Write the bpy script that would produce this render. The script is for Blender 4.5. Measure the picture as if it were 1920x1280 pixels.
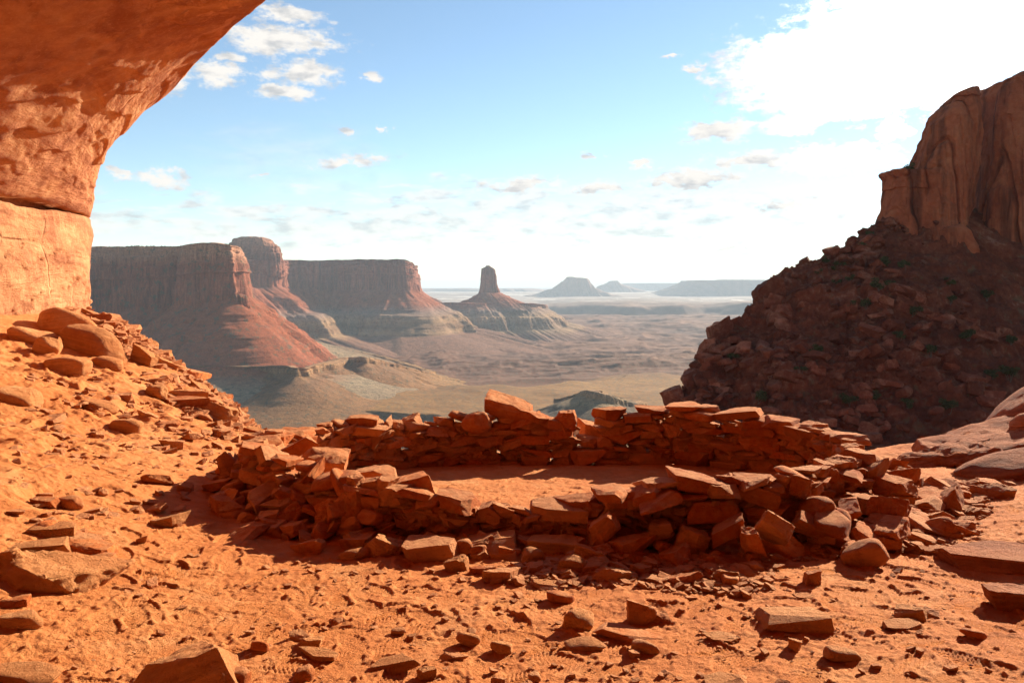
import bpy, bmesh, math, random, zlib
import numpy as np
from mathutils import Vector, Matrix, Euler
R = math.radians
for o in list(bpy.data.objects):
    bpy.data.objects.remove(o, do_unlink=True)
scene = bpy.context.scene
COL = scene.collection

# ------------------------------------------------------------------ camera
EYE = 1.7
FPX = 1500.0            # focal length in pixels of the 1920 wide photograph
cam = bpy.data.cameras.new('camera')
cam.sensor_width = 36.0
cam.lens = FPX / 1920 * 36.0
cam.shift_y = -105.0 / 1920
cam.clip_start = 0.05
cam.clip_end = 200000
camo = bpy.data.objects.new('camera', cam)
camo.location = (0, 0, EYE)
camo.rotation_euler = (R(90), 0, 0)
COL.objects.link(camo)
scene.camera = camo

# ------------------------------------------------------------------ light
SUN_AZ, SUN_EL = 41.5, 22.0
sd = Vector((math.sin(R(SUN_AZ)) * math.cos(R(SUN_EL)), math.cos(R(SUN_AZ)) * math.cos(R(SUN_EL)), math.sin(R(SUN_EL))))
sun = bpy.data.lights.new('sun', 'SUN')
sun.energy = 5.0
sun.angle = R(0.53)
sun.color = (1.0, 0.87, 0.68)
suno = bpy.data.objects.new('sun', sun)
suno.rotation_euler = sd.to_track_quat('Z', 'Y').to_euler()
suno.location = (30, 30, 40)
COL.objects.link(suno)
scene.view_settings.view_transform = 'Standard'
scene.view_settings.look = 'None'
scene.view_settings.exposure = 1.47
scene.view_settings.gamma = 1.0
scene.cycles.use_denoising = True
scene.cycles.max_bounces = 8
scene.cycles.diffuse_bounces = 5
scene.cycles.volume_bounces = 0
SKY_STRENGTH = 0.064

# ------------------------------------------------------------------ node helpers
class NT:
    def __init__(self, tree):
        self.t = tree
        self.N = tree.nodes
        self.L = tree.links
    def new(self, typ, **kw):
        n = self.N.new(typ)
        for k, v in kw.items():
            setattr(n, k, v)
        return n
    def put(self, sock, v):
        if isinstance(v, bpy.types.NodeSocket):
            self.L.new(v, sock)
        elif v is not None:
            sock.default_value = v
    def math(self, op, a, b=None, c=None, clamp=False):
        n = self.new('ShaderNodeMath', operation=op)
        n.use_clamp = clamp
        self.put(n.inputs[0], a)
        self.put(n.inputs[1], b)
        self.put(n.inputs[2], c)
        return n.outputs[0]
    def vmath(self, op, a, b=None, out=0):
        n = self.new('ShaderNodeVectorMath', operation=op)
        self.put(n.inputs[0], a)
        self.put(n.inputs[1], b)
        return n.outputs['Value'] if op in ('LENGTH', 'DOT_PRODUCT') else n.outputs[0]
    def noise(self, vec, scale, detail=4, rough=0.55, dist=0.0):
        n = self.new('ShaderNodeTexNoise')
        self.put(n.inputs['Vector'], vec)
        n.inputs['Scale'].default_value = scale
        n.inputs['Detail'].default_value = detail
        n.inputs['Roughness'].default_value = rough
        n.inputs['Distortion'].default_value = dist
        return n.outputs['Fac']
    def ramp(self, fac, stops, interp='LINEAR'):
        n = self.new('ShaderNodeValToRGB')
        cr = n.color_ramp
        cr.interpolation = interp
        while len(cr.elements) < len(stops):
            cr.elements.new(0.5)
        for e, (p, c) in zip(cr.elements, stops):
            e.position = p
            e.color = (c[0], c[1], c[2], 1) if not isinstance(c, (int, float)) else (c, c, c, 1)
        self.put(n.inputs['Fac'], fac)
        return n.outputs['Color']
    def mix(self, fac, a, b, blend='MIX'):
        n = self.new('ShaderNodeMix', data_type='RGBA', blend_type=blend)
        n.clamp_factor = True
        self.put(n.inputs[0], fac)
        for s, v in ((n.inputs[6], a), (n.inputs[7], b)):
            if isinstance(v, (tuple, list)):
                s.default_value = (v[0], v[1], v[2], 1)
            else:
                self.L.new(v, s)
        return n.outputs[2]
    def smooth(self, x, lo, hi):
        n = self.new('ShaderNodeMapRange', interpolation_type='SMOOTHSTEP')
        self.put(n.inputs['Value'], x)
        n.inputs['From Min'].default_value = lo
        n.inputs['From Max'].default_value = hi
        return n.outputs[0]
    def scale(self, vec, s):
        return self.vmath('MULTIPLY', vec, s)
    def bump(self, h, strength, dist, normal=None):
        n = self.new('ShaderNodeBump')
        n.inputs['Strength'].default_value = strength
        n.inputs['Distance'].default_value = dist
        self.put(n.inputs['Height'], h)
        if normal is not None:
            self.L.new(normal, n.inputs['Normal'])
        return n.outputs[0]

def material(name):
    m = bpy.data.materials.new(name)
    m.use_nodes = True
    t = NT(m.node_tree)
    b = t.N['Principled BSDF']
    b.inputs['Roughness'].default_value = 0.92
    b.inputs['Specular IOR Level'].default_value = 0.15
    return m, t, b

# ------------------------------------------------------------------ sky and clouds
world = bpy.data.worlds.new('World')
scene.world = world
world.use_nodes = True
w = NT(world.node_tree)
bg = w.N['Background']
skyt = w.new('ShaderNodeTexSky', sky_type='NISHITA')
skyt.sun_disc = False
skyt.sun_elevation = R(SUN_EL)
skyt.sun_rotation = R(SUN_AZ)
skyt.altitude = 1500
skyt.air_density = 1.0
skyt.dust_density = 0.15
skyt.ozone_density = 1.0
dirv = w.new('ShaderNodeTexCoord').outputs['Generated']
sep = w.new('ShaderNodeSeparateXYZ')
w.L.new(dirv, sep.inputs[0])
az = w.math('ARCTAN2', sep.outputs[0], sep.outputs[1])
el = w.math('ARCSINE', sep.outputs[2])
comb = w.new('ShaderNodeCombineXYZ')
w.L.new(az, comb.inputs[0]); w.L.new(el, comb.inputs[1])
ang = comb.outputs[0]
# ragged edges: the angles are warped by noise before the cloud bodies are measured
wn = w.new('ShaderNodeTexNoise')
wn.inputs['Scale'].default_value = 26; wn.inputs['Detail'].default_value = 5; wn.inputs['Roughness'].default_value = 0.62
w.L.new(w.scale(ang, (1.0, 1.7, 1.0)), wn.inputs['Vector'])
warp = w.vmath('MULTIPLY', w.vmath('SUBTRACT', wn.outputs['Color'], (0.5, 0.5, 0.5)), (0.075, 0.036, 0.0))
angw = w.vmath('ADD', ang, warp)

def aim(px, py):
    return math.atan((px - 960) / FPX), math.atan((535 - py) / math.hypot(FPX, px - 960))

def blob(cx, cy, rx, ry, s=1.0, tilt=0.0):
    a, e = aim(cx, cy)
    d = w.vmath('SUBTRACT', angw, (a, e, 0))
    if tilt:
        n = w.new('ShaderNodeVectorRotate', rotation_type='Z_AXIS')
        w.L.new(d, n.inputs['Vector'])
        n.inputs['Angle'].default_value = R(tilt)
        d = n.outputs[0]
    d = w.vmath('MULTIPLY', d, (FPX / rx * 1.05, FPX / ry * 1.05, 0))
    l = w.vmath('LENGTH', d)
    return w.math('MULTIPLY_ADD', l, -s, s)

CLOUDS = [  # solid cumulus seen in the photo: centre, half sizes
    (520, 75, 145, 34), (545, 28, 80, 20), (400, 140, 60, 26), (435, 110, 30, 14), (565, 138, 90, 30), (540, 178, 70, 20),
    (310, 150, 40, 34), (695, 146, 26, 12), (640, 248, 24, 8), (730, 240, 12, 6), (225, 325, 22, 12), (300, 333, 62, 16),
    (660, 303, 90, 16, 0.8, -8), (500, 328, 16, 8), (1300, 123, 30, 6), (1260, 105, 26, 5),
    (1580, 135, 275, 92, 1.6, 4), (1730, 45, 260, 95, 1.5), (1350, 245, 90, 26, 1.1, -6), (1480, 232, 66, 26),
    (1670, 245, 32, 20), (1110, 291, 24, 8), (1195, 313, 34, 8), (1420, 300, 110, 24), (1560, 300, 150, 30, 1.1),
    (1360, 465, 50, 6, 0.8), (1660, 16, 90, 36, 1.3), (1920, 60, 200, 80, 1.3),
    (1300, 335, 110, 28), (1540, 385, 240, 34, 0.65), (1120, 352, 70, 20, 0.9), (980, 348, 110, 20, 0.9)]
field = None
for c in CLOUDS:
    b_ = blob(*c)
    field = b_ if field is None else w.math('MAXIMUM', field, b_)
fb = w.noise(w.scale(ang, (1.0, 1.9, 1.0)), 42, 6, 0.62)
fb2 = w.math('SUBTRACT', fb, 0.5)
fb3 = w.noise(w.scale(ang, (1.0, 1.6, 1.0)), 120, 5, 0.65)
solid = w.smooth(w.math('ADD', w.math('MULTIPLY_ADD', fb2, 1.7, field), w.math('MULTIPLY', w.math('SUBTRACT', fb3, 0.5), 0.8)), -0.04, 0.62)
# streaky layer low in the sky
bank = None
for c in ((700, 425, 700, 62), (1150, 412, 560, 84), (1500, 452, 480, 52, 0.6), (230, 420, 150, 36), (900, 380, 420, 50, .8)):
    b_ = blob(*c)
    bank = b_ if bank is None else w.math('MAXIMUM', bank, b_)
streak = w.noise(w.scale(ang, (1.0, 4.2, 1.0)), 17, 7, 0.6, 0.4)
bankc = w.smooth(w.math('MULTIPLY_ADD', w.math('SUBTRACT', streak, 0.5), 3.4, bank), 0.0, 0.85)
bankc = w.math('MULTIPLY', bankc, 0.8)
# thin cirrus veil
veil = None
for c in ((560, 300, 260, 110, .5), (620, 350, 300, 60, .6), (1300, 470, 700, 60, .7)):
    b_ = blob(*c)
    veil = b_ if veil is None else w.math('MAXIMUM', veil, b_)
veilc = w.math('MULTIPLY', w.smooth(w.math('MULTIPLY_ADD', w.math('SUBTRACT', streak, 0.5), 0.8, veil), 0.05, 0.7), 0.35)
# other clouds all round, so that the sky is not empty from another position
rest = w.noise(w.scale(dirv, (1, 1, 2.5)), 3.2, 7, 0.6)
away = w.math('SUBTRACT', 1.0, w.smooth(sep.outputs[1], -0.1, 0.45))
restc = w.math('MULTIPLY', w.smooth(rest, 0.56, 0.70), w.math('MULTIPLY', away, w.smooth(sep.outputs[2], 0.02, 0.15)))
cover = w.math('MAXIMUM', w.math('MAXIMUM', solid, bankc), w.math('MAXIMUM', veilc, restc), clamp=True)
# cloud brightness: forward scattering makes those near the sun blaze, undersides are greyer
cosd = w.vmath('DOT_PRODUCT', dirv, tuple(sd))
glow = w.smooth(cosd, 0.88, 1.0)
under = w.noise(w.scale(w.vmath('ADD', ang, (0.0, 0.012, 0)), (1.0, 2.4, 1.0)), 30, 5, 0.55)
grey = w.smooth(under, 0.42, 0.72)
ccol = w.mix(grey, (0.365, 0.35, 0.33), (0.215, 0.222, 0.23))
ccol = w.mix(glow, ccol, (1.25, 1.2, 1.12))
skyc = w.scale(skyt.outputs[0], (SKY_STRENGTH * 0.98, SKY_STRENGTH * 1.03, SKY_STRENGTH * 1.0))
w.L.new(w.mix(cover, skyc, ccol), bg.inputs['Color'])
bg.inputs['Strength'].default_value = 1.0

# ------------------------------------------------------------------ numpy noise
def _hash(ix, iy, iz, seed):
    n = (ix.astype(np.uint32) * np.uint32(374761393) + iy.astype(np.uint32) * np.uint32(668265263)
         + iz.astype(np.uint32) * np.uint32(2246822519) + np.uint32((seed * 3266489917) & 0xffffffff))
    n = (n ^ (n >> np.uint32(13))) * np.uint32(1274126177)
    n = (n ^ (n >> np.uint32(16))) * np.uint32(2654435761)
    n = n ^ (n >> np.uint32(15))
    return n.astype(np.float64) / 4294967295.0 * 2 - 1

def vnoise3(x, y, z, seed=0):
    x, y, z = np.broadcast_arrays(np.asarray(x, float), np.asarray(y, float), np.asarray(z, float))
    fx, fy, fz = np.floor(x), np.floor(y), np.floor(z)
    ix, iy, iz = fx.astype(np.int64), fy.astype(np.int64), fz.astype(np.int64)
    tx, ty, tz = x - fx, y - fy, z - fz
    tx = tx * tx * tx * (tx * (tx * 6 - 15) + 10); ty = ty * ty * ty * (ty * (ty * 6 - 15) + 10); tz = tz * tz * (3 - 2 * tz)
    def c(a, b, d):
        return _hash(ix + a, iy + b, iz + d, seed)
    l = lambda a, b, t: a + (b - a) * t
    return l(l(l(c(0,0,0), c(1,0,0), tx), l(c(0,1,0), c(1,1,0), tx), ty),
             l(l(c(0,0,1), c(1,0,1), tx), l(c(0,1,1), c(1,1,1), tx), ty), tz)

def vnoise2(x, y, seed=0):
    x, y = np.broadcast_arrays(np.asarray(x, float), np.asarray(y, float))
    fx, fy = np.floor(x), np.floor(y)
    ix, iy = fx.astype(np.int64), fy.astype(np.int64)
    tx, ty = x - fx, y - fy
    tx = tx * tx * tx * (tx * (tx * 6 - 15) + 10); ty = ty * ty * ty * (ty * (ty * 6 - 15) + 10)
    z0 = np.zeros_like(ix)
    h = lambda a, b: _hash(ix + a, iy + b, z0, seed)
    a = h(0, 0) + (h(1, 0) - h(0, 0)) * tx
    b = h(0, 1) + (h(1, 1) - h(0, 1)) * tx
    return a + (b - a) * ty

def fbm2(x, y, oct=5, seed=0, gain=0.5, lac=2.03):
    s, a, f = 0, 1.0, 1.0
    for k in range(oct):
        s = s + a * vnoise2(x * f + 17.3 * k, y * f - 9.1 * k, seed + k)
        a *= gain; f *= lac
    return s

def ridge2(x, y, oct=5, seed=0, gain=0.5, lac=2.03):
    s, a, f = 0, 1.0, 1.0
    for k in range(oct):
        s = s + a * (1 - 2 * np.abs(vnoise2(x * f + 31.7 * k, y * f + 5.3 * k, seed + k)))
        a *= gain; f *= lac
    return s

def fbm3(x, y, z, oct=4, seed=0, gain=0.5, lac=2.03):
    s, a, f = 0, 1.0, 1.0
    for k in range(oct):
        s = s + a * vnoise3(x * f + 17.3 * k, y * f - 9.1 * k, z * f + 3.7 * k, seed + k)
        a *= gain; f *= lac
    return s

def sstep(x, a, b):
    t = np.clip((x - a) / (b - a), 0, 1)
    return t * t * (3 - 2 * t)

# ------------------------------------------------------------------ mesh helpers
def mesh_obj(name, V, F, mat, smooth=True, parent=None):
    V = np.asarray(V, np.float32).reshape(-1, 3)
    F = np.asarray(F, np.int32)
    k = F.shape[1]
    me = bpy.data.meshes.new(name)
    me.vertices.add(len(V)); me.vertices.foreach_set('co', V.ravel())
    me.loops.add(F.size); me.loops.foreach_set('vertex_index', F.ravel())
    me.polygons.add(len(F)); me.polygons.foreach_set('loop_start', np.arange(len(F), dtype=np.int32) * k)
    me.update(calc_edges=True)
    me.validate()
    if smooth:
        me.shade_smooth()
    else:
        me.shade_flat()
    if mat:
        me.materials.append(mat)
    o = bpy.data.objects.new(name, me)
    COL.objects.link(o)
    if parent:
        o.parent = parent
    return o

def grid_faces(nu, nv, closed_u=False):
    """quads of a grid with nu columns (fast index v)"""
    u = np.arange(nu if closed_u else nu - 1)
    v = np.arange(nv - 1)
    U, Vv = np.meshgrid(u, v, indexing='ij')
    U2 = (U + 1) % nu
    f = np.stack([U * nv + Vv, U2 * nv + Vv, U2 * nv + Vv + 1, U * nv + Vv + 1], -1)
    return f.reshape(-1, 4)

def tag(o, label=None, cat=None, group=None, kind=None):
    if label: o['label'] = label
    if cat: o['category'] = cat
    if group: o['group'] = group
    if kind: o['kind'] = kind
    return o

def catmull(P, n):
    P = np.asarray(P, float)
    m = len(P)
    t = np.linspace(0, m - 1, n)
    i = np.clip(np.floor(t).astype(int), 0, m - 2)
    f = (t - i)[:, None]
    g = lambda k: P[np.clip(k, 0, m - 1)]
    p0, p1, p2, p3 = g(i - 1), g(i), g(i + 1), g(i + 2)
    return 0.5 * ((2 * p1) + (-p0 + p2) * f + (2 * p0 - 5 * p1 + 4 * p2 - p3) * f ** 2 + (-p0 + 3 * p1 - 3 * p2 + p3) * f ** 3)

def at(px, py, Y):
    """the point at forward distance Y seen at photo pixel px, py"""
    return np.array([(px - 960) / FPX * Y, Y, EYE + (535 - py) / FPX * Y])

# ------------------------------------------------------------------ materials
def rock_material(name, dark, mid, light, scale=3.0, bump=0.5, grain=120.0, strata=0.0, vary=0.25, varnish=0.0, tanmix=0.0):
    m, t, b = material(name)
    geo = t.new('ShaderNodeNewGeometry')
    pos = geo.outputs['Position']
    info = t.new('ShaderNodeObjectInfo')
    n1 = t.noise(pos, scale, 6, 0.6)
    n2 = t.noise(pos, scale * 6.3, 5, 0.65)
    f = t.math('ADD', t.math('MULTIPLY', n1, 0.65), t.math('MULTIPLY', n2, 0.35))
    col = t.ramp(f, [(0.30, dark), (0.48, mid), (0.66, light)])
    rnd = t.math('MULTIPLY_ADD', info.outputs['Random'], vary, 1.0 - vary * 0.5)
    mul = t.new('ShaderNodeCombineColor')
    t.L.new(rnd, mul.inputs[0])
    t.L.new(t.math('POWER', rnd, 1.15), mul.inputs[1])
    t.L.new(t.math('POWER', rnd, 1.3), mul.inputs[2])
    col = t.mix(1.0, col, mul.outputs[0], 'MULTIPLY')
    if tanmix:
        r2 = t.math('FRACT', t.math('MULTIPLY', info.outputs['Random'], 7.31))
        col = t.mix(t.math('MULTIPLY', t.smooth(r2, 0.35, 1.0), tanmix), col, (0.56, 0.27, 0.125))
    oc = t.new('ShaderNodeTexCoord').outputs['Object']
    lay = t.noise(t.scale(oc, (2.0, 2.0, 34.0)), 1.0, 4, 0.6, 0.3)
    if strata:
        sc = t.ramp(lay, [(0.35, (0.72, 0.66, 0.62)), (0.6, (1.12, 1.12, 1.12))])
        col = t.mix(strata, col, sc, 'MULTIPLY')
    if varnish:
        vs = t.noise(t.scale(pos, (1.0, 1.0, 0.05)), varnish, 4, 0.6)
        col = t.mix(t.math('MULTIPLY', t.smooth(vs, 0.47, 0.66), 0.75), col, (0.12, 0.036, 0.020))
    if tanmix:
        gn_ = t.new('ShaderNodeSeparateXYZ'); t.L.new(geo.outputs['True Normal'], gn_.inputs[0])
        dn = t.noise(pos, 7, 5, 0.7)
        dust = t.math('MULTIPLY', t.smooth(gn_.outputs[2], 0.45, 0.85), t.smooth(dn, 0.36, 0.60))
        col = t.mix(t.math('MULTIPLY', dust, 0.55), col, (0.60, 0.285, 0.125))
        stn = t.noise(pos, 11, 5, 0.7, 0.5)
        col = t.mix(t.math('MULTIPLY', t.smooth(stn, 0.55, 0.68), 0.5), col, (0.24, 0.060, 0.020))
    # grains and pale specks that stay with the stone
    sp = t.noise(pos, grain, 3, 0.7)
    col = t.mix(t.math('MULTIPLY', t.smooth(sp, 0.55, 0.75), 0.25), col, light)
    t.L.new(col, b.inputs['Base Color'])
    h = t.math('ADD', t.math('MULTIPLY', t.noise(pos, scale * 5, 8, 0.74), 1.4), t.math('MULTIPLY', sp, 0.30))
    if strata:
        h = t.math('MULTIPLY_ADD', lay, 0.8 * strata, h)
    t.L.new(t.bump(h, bump, 0.30 / scale * 0.55), b.inputs['Normal'])
    return m

M_STONE = rock_material('red_sandstone', (0.36, 0.074, 0.016), (0.49, 0.132, 0.031), (0.58, 0.228, 0.082), 4.0, 0.8, 150, strata=0.35, vary=0.42, tanmix=0.6)
M_BOULDER = rock_material('tan_sandstone', (0.52, 0.180, 0.058), (0.62, 0.250, 0.088), (0.68, 0.325, 0.135), 2.6, 0.9, 90, strata=0.55, vary=0.25)
M_SLICK = rock_material('slickrock', (0.28, 0.075, 0.026), (0.42, 0.135, 0.048), (0.52, 0.21, 0.095), 2.6, 0.9, 60, strata=1.0, vary=0.25)
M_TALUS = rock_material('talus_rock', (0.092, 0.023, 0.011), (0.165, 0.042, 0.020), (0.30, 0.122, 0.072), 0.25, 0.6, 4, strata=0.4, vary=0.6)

# sand
M_SAND, t, b = material('red_sand')
pos = t.new('ShaderNodeNewGeometry').outputs['Position']
n1 = t.noise(pos, 0.9, 5, 0.6); n2 = t.noise(pos, 9, 5, 0.65); n3 = t.noise(pos, 140, 3, 0.7)
f = t.math('ADD', t.math('MULTIPLY', n1, 0.5), t.math('MULTIPLY', n2, 0.5))
col = t.ramp(f, [(0.32, (0.46, 0.138, 0.036)), (0.5, (0.58, 0.200, 0.058)), (0.68, (0.64, 0.268, 0.094))])
pale = t.noise(pos, 1.7, 6, 0.68, 0.4)
col = t.mix(t.math('MULTIPLY', t.smooth(pale, 0.52, 0.66), 0.45), col, (0.64, 0.30, 0.125))
col = t.mix(t.math('MULTIPLY', t.smooth(t.noise(pos, 3.3, 6, 0.7), 0.56, 0.68), 0.35), col, (0.42, 0.115, 0.030))
col = t.mix(t.math('MULTIPLY', t.smooth(n3, 0.55, 0.72), 0.4), col, (0.36, 0.11, 0.04))
t.L.new(col, b.inputs['Base Color'])
h = t.math('ADD', t.math('MULTIPLY', t.noise(pos, 55, 6, 0.75), 0.6), t.math('MULTIPLY', n3, 0.35))
t.L.new(t.bump(h, 0.9, 0.03), b.inputs['Normal'])

# alcove rock with streaks along the bedding
M_ALCOVE, t, b = material('alcove_sandstone')
pos = t.new('ShaderNodeNewGeometry').outputs['Position']
uv = t.new('ShaderNodeUVMap').outputs[0]
st = t.noise(t.scale(uv, (1.0, 5.0, 1.0)), 9, 7, 0.62, 0.5)
n1 = t.noise(pos, 1.1, 6, 0.62, 0.4); n2 = t.noise(pos, 7, 5, 0.65)
f = t.math('ADD', t.math('MULTIPLY', n1, 0.45), t.math('ADD', t.math('MULTIPLY', n2, 0.2), t.math('MULTIPLY', st, 0.35)))
col = t.ramp(f, [(0.36, (0.27, 0.085, 0.034)), (0.46, (0.42, 0.165, 0.075)), (0.54, (0.52, 0.235, 0.105)), (0.64, (0.64, 0.350, 0.170))])
dk = t.noise(t.scale(uv, (1.6, 4.5, 1.0)), 5, 4, 0.6, 0.8)
col = t.mix(t.math('MULTIPLY', t.smooth(dk, 0.56, 0.68), 0.55), col, (0.20, 0.055, 0.022))
# roof shade put into the colour: darker red upward, broken by worn tan streaks
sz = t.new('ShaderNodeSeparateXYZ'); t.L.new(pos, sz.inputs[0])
shade_n = t.noise(t.scale(uv, (1.2, 3.2, 1.0)), 3.2, 6, 0.65, 0.7)
roof_shade = t.smooth(t.math('MULTIPLY_ADD', t.math('SUBTRACT', shade_n, 0.5), 5.0, sz.outputs[2]), 3.9, 5.6)
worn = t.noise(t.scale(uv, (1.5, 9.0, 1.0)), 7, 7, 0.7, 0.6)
roof_shade = t.math('MULTIPLY', roof_shade, t.math('SUBTRACT', 1.0, t.smooth(worn, 0.50, 0.58)))
col = t.mix(t.math('MULTIPLY', roof_shade, 0.8), col, (0.24, 0.066, 0.020))
flake = t.noise(pos, 26, 4, 0.7)
col = t.mix(t.math('MULTIPLY', t.smooth(flake, 0.54, 0.66), 0.30), col, (0.64, 0.36, 0.18))
crk = t.new('ShaderNodeTexVoronoi', feature='DISTANCE_TO_EDGE'); crk.inputs['Scale'].default_value = 0.55
wv = t.vmath('ADD', pos, t.scale(t.vmath('SUBTRACT', t.new('ShaderNodeTexNoise').outputs['Color'], (0.5, 0.5, 0.5)), (0.7, 0.7, 0.7)))
t.L.new(wv, crk.inputs['Vector'])
crack = t.math('SUBTRACT', 1.0, t.smooth(crk.outputs['Distance'], 0.0, 0.018))
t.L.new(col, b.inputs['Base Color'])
h = t.math('ADD', t.noise(pos, 5, 9, 0.72), t.math('MULTIPLY', st, 0.9))
crack = t.math('MULTIPLY', crack, t.smooth(t.noise(pos, 0.8, 3, 0.5), 0.52, 0.62))
h = t.math('MULTIPLY_ADD', crack, -0.35, h)
t.L.new(t.bump(h, 1.0, 0.10), b.inputs['Normal'])

def strata_material(name, stops, zlo, zhi, wob=8.0, nscale=0.02, bump=0.5, bdist=6.0, veg=0.0, lines=0.0):
    """colour follows the beds: height above the valley, wavered by noise"""
    m, t, b = material(name)
    geo = t.new('ShaderNodeNewGeometry')
    pos = geo.outputs['Position']
    s = t.new('ShaderNodeSeparateXYZ'); t.L.new(pos, s.inputs[0])
    wobn = t.math('MULTIPLY', t.math('SUBTRACT', t.noise(pos, nscale, 5, 0.6), 0.5), wob * 2)
    z = t.math('ADD', s.outputs[2], wobn)
    fac = t.math('DIVIDE', t.math('SUBTRACT', z, zlo), zhi - zlo, clamp=True)
    col = t.ramp(fac, [((p - zlo) / (zhi - zlo), c) for p, c in stops])
    n2 = t.noise(t.scale(pos, (1, 1, 0.35)), nscale * 4, 6, 0.65)
    col = t.mix(1.0, col, t.ramp(n2, [(0.3, 0.62), (0.5, 1.0), (0.7, 1.28)]), 'MULTIPLY')
    n3 = t.noise(pos, nscale * 22, 4, 0.7)
    col = t.mix(1.0, col, t.ramp(n3, [(0.34, 0.66), (0.5, 1.0), (0.66, 1.3)]), 'MULTIPLY')
    if lines:
        ln = t.noise(t.scale(pos, (0.12, 0.12, 1.0)), lines, 4, 0.7, 1.0)
        col = t.mix(0.16, col, t.ramp(ln, [(0.38, 0.6), (0.6, 1.2)]), 'MULTIPLY')
        vs = t.noise(t.scale(pos, (1, 1, 0.06)), nscale * 9, 5, 0.65)
        sn_ = t.new('ShaderNodeSeparateXYZ'); t.L.new(geo.outputs['Normal'], sn_.inputs[0])
        wall_ = t.math('SUBTRACT', 1.0, t.smooth(t.math('ABSOLUTE', sn_.outputs[2]), 0.3, 0.6))
        col = t.mix(t.math('MULTIPLY', wall_, 0.8), col, t.mix(1.0, col, t.ramp(vs, [(0.36, 0.55), (0.62, 1.25)]), 'MULTIPLY'))
    if veg:
        vn = t.noise(pos, veg, 3, 0.7)
        col = t.mix(t.math('MULTIPLY', t.smooth(vn, 0.56, 0.64), 0.7), col, (0.07, 0.075, 0.045))
    t.L.new(col, b.inputs['Base Color'])
    t.L.new(t.bump(t.noise(t.scale(pos, (1, 1, 0.5)), nscale * 5, 9, 0.76), min(1.0, bump * 1.6), bdist * 1.3), b.inputs['Normal'])
    return m

# ------------------------------------------------------------------ the bench of red sand (ground)
def edge_y(x):
    x = np.asarray(x, float)
    return np.where(x < -2.7, 9.6 + 1.0 * (-2.7 - x), np.where(x < 3.2, 9.45, 9.45 + 0.25 * (x - 3.2)))

def softplus(a, k=2.2):
    return np.logaddexp(0, a * k) / k

def ground_z(x, y):
    x = np.asarray(x, float); y = np.asarray(y, float)
    z = -0.06 * softplus(y - 4.5, 2.5) * sstep(x, -5.5, -2.5)
    z = z + 0.25 * softplus(-x - 2.2)
    z = z + 0.10 * softplus(x - 3.4) * sstep(y, 2, 5) + 0.12 * softplus(-y - 0.5)
    z = z + 0.05 * fbm2(x * 0.7, y * 0.7, 3, 11) * sstep(np.abs(x - 0.2), 1.5, 3.5)
    e = edge_y(x) + 0.22 * fbm2(x * 0.9, y * 0.2, 3, 5)
    over = softplus(y - e, 5.0)
    z = z - 1.15 * over
    return np.maximum(z, -60 - 0.2 * over)

def on_ground(px, py):
    ux, uz = (px - 960) / FPX, (535 - py) / FPX
    Y = 1.5
    while Y < 30:
        if EYE + uz * Y < float(ground_z(ux * Y, Y)):
            break
        Y *= 1.012
    lo, hi = Y / 1.012, Y
    for k in range(9):
        Y = (lo + hi) / 2
        if EYE + uz * Y < float(ground_z(ux * Y, Y)):
            hi = Y
        else:
            lo = Y
    return np.array([ux * Y, Y, float(ground_z(ux * Y, Y))])

rng = np.random.default_rng(7)
def ground_detail(x, y):
    """trodden sand: ripples, boot prints, clods"""
    near = 1 - sstep(y, 9, 13)
    d = 0.010 * fbm2(x * 2.6, y * 2.6, 3, 21) + 0.0035 * ridge2(x * 9, y * 9, 3, 31) + 0.0035 * fbm2(x * 40, y * 40, 3, 41)
    clods = np.maximum(0, fbm2(x * 17, y * 17, 3, 51) - 0.6) * 0.016
    slope = sstep(-x, 2.2, 4.5)
    d = d + clods + slope * (0.03 * ridge2(x * 2.2, y * 2.2, 4, 61) + 0.05 * np.maximum(0, fbm2(x * 5, y * 5, 3, 71) - 0.4))
    out = d * near
    r = np.random.default_rng(3)
    yrow = y[0]
    for k in range(900):
        cy = 2.0 + 4.6 * r.random() ** 1.3
        cx = r.uniform(-0.5, 0.62) * cy + r.normal() * 0.2
        if (cx + 0.1) ** 2 / 9 + (cy - 7.3) ** 2 / 3.6 < 1:
            continue
        a = r.uniform(0, 6.28); L, W = r.uniform(.13, .15), r.uniform(.045, .055)
        ca, sa = math.cos(a), math.sin(a)
        j0, j1 = np.searchsorted(yrow, (cy - 0.2, cy + 0.2))
        i0, i1 = np.searchsorted(x[:, (j0 + j1) // 2], (cx - 0.3, cx + 0.3))
        sel = (slice(i0, i1), slice(j0, j1))
        if i1 <= i0 or j1 <= j0:
            continue
        X, Yv = x[sel] - cx, y[sel] - cy
        u, v = X * ca + Yv * sa, -X * sa + Yv * ca
        wid = W * (1 + 0.16 * np.cos(u / L * 3.0))
        q = np.sqrt((u / L) ** 2 + (v / wid) ** 2)
        kind = k % 3
        if kind == 0:
            tread = np.cos(u * 2 * math.pi / 0.019) * np.cos(v * 2 * math.pi / 0.019)
        elif kind == 1:
            tread = np.cos((u + np.abs(v) * 0.7) * 2 * math.pi / 0.022)
        else:
            tread = np.cos(u * 2 * math.pi / 0.03) * np.cos(v * 2 * math.pi / 0.02 + u * 60)
        inside = 1 - sstep(q, 0.86, 1.02)
        rim = np.exp(-((q - 1.12) / 0.12) ** 2)
        s = r.uniform(.35, .95)
        out[sel] = out[sel] * (1 - 0.6 * inside) + s * (inside * (-0.007 + 0.0055 * tread) + 0.003 * rim)
    return out

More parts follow.
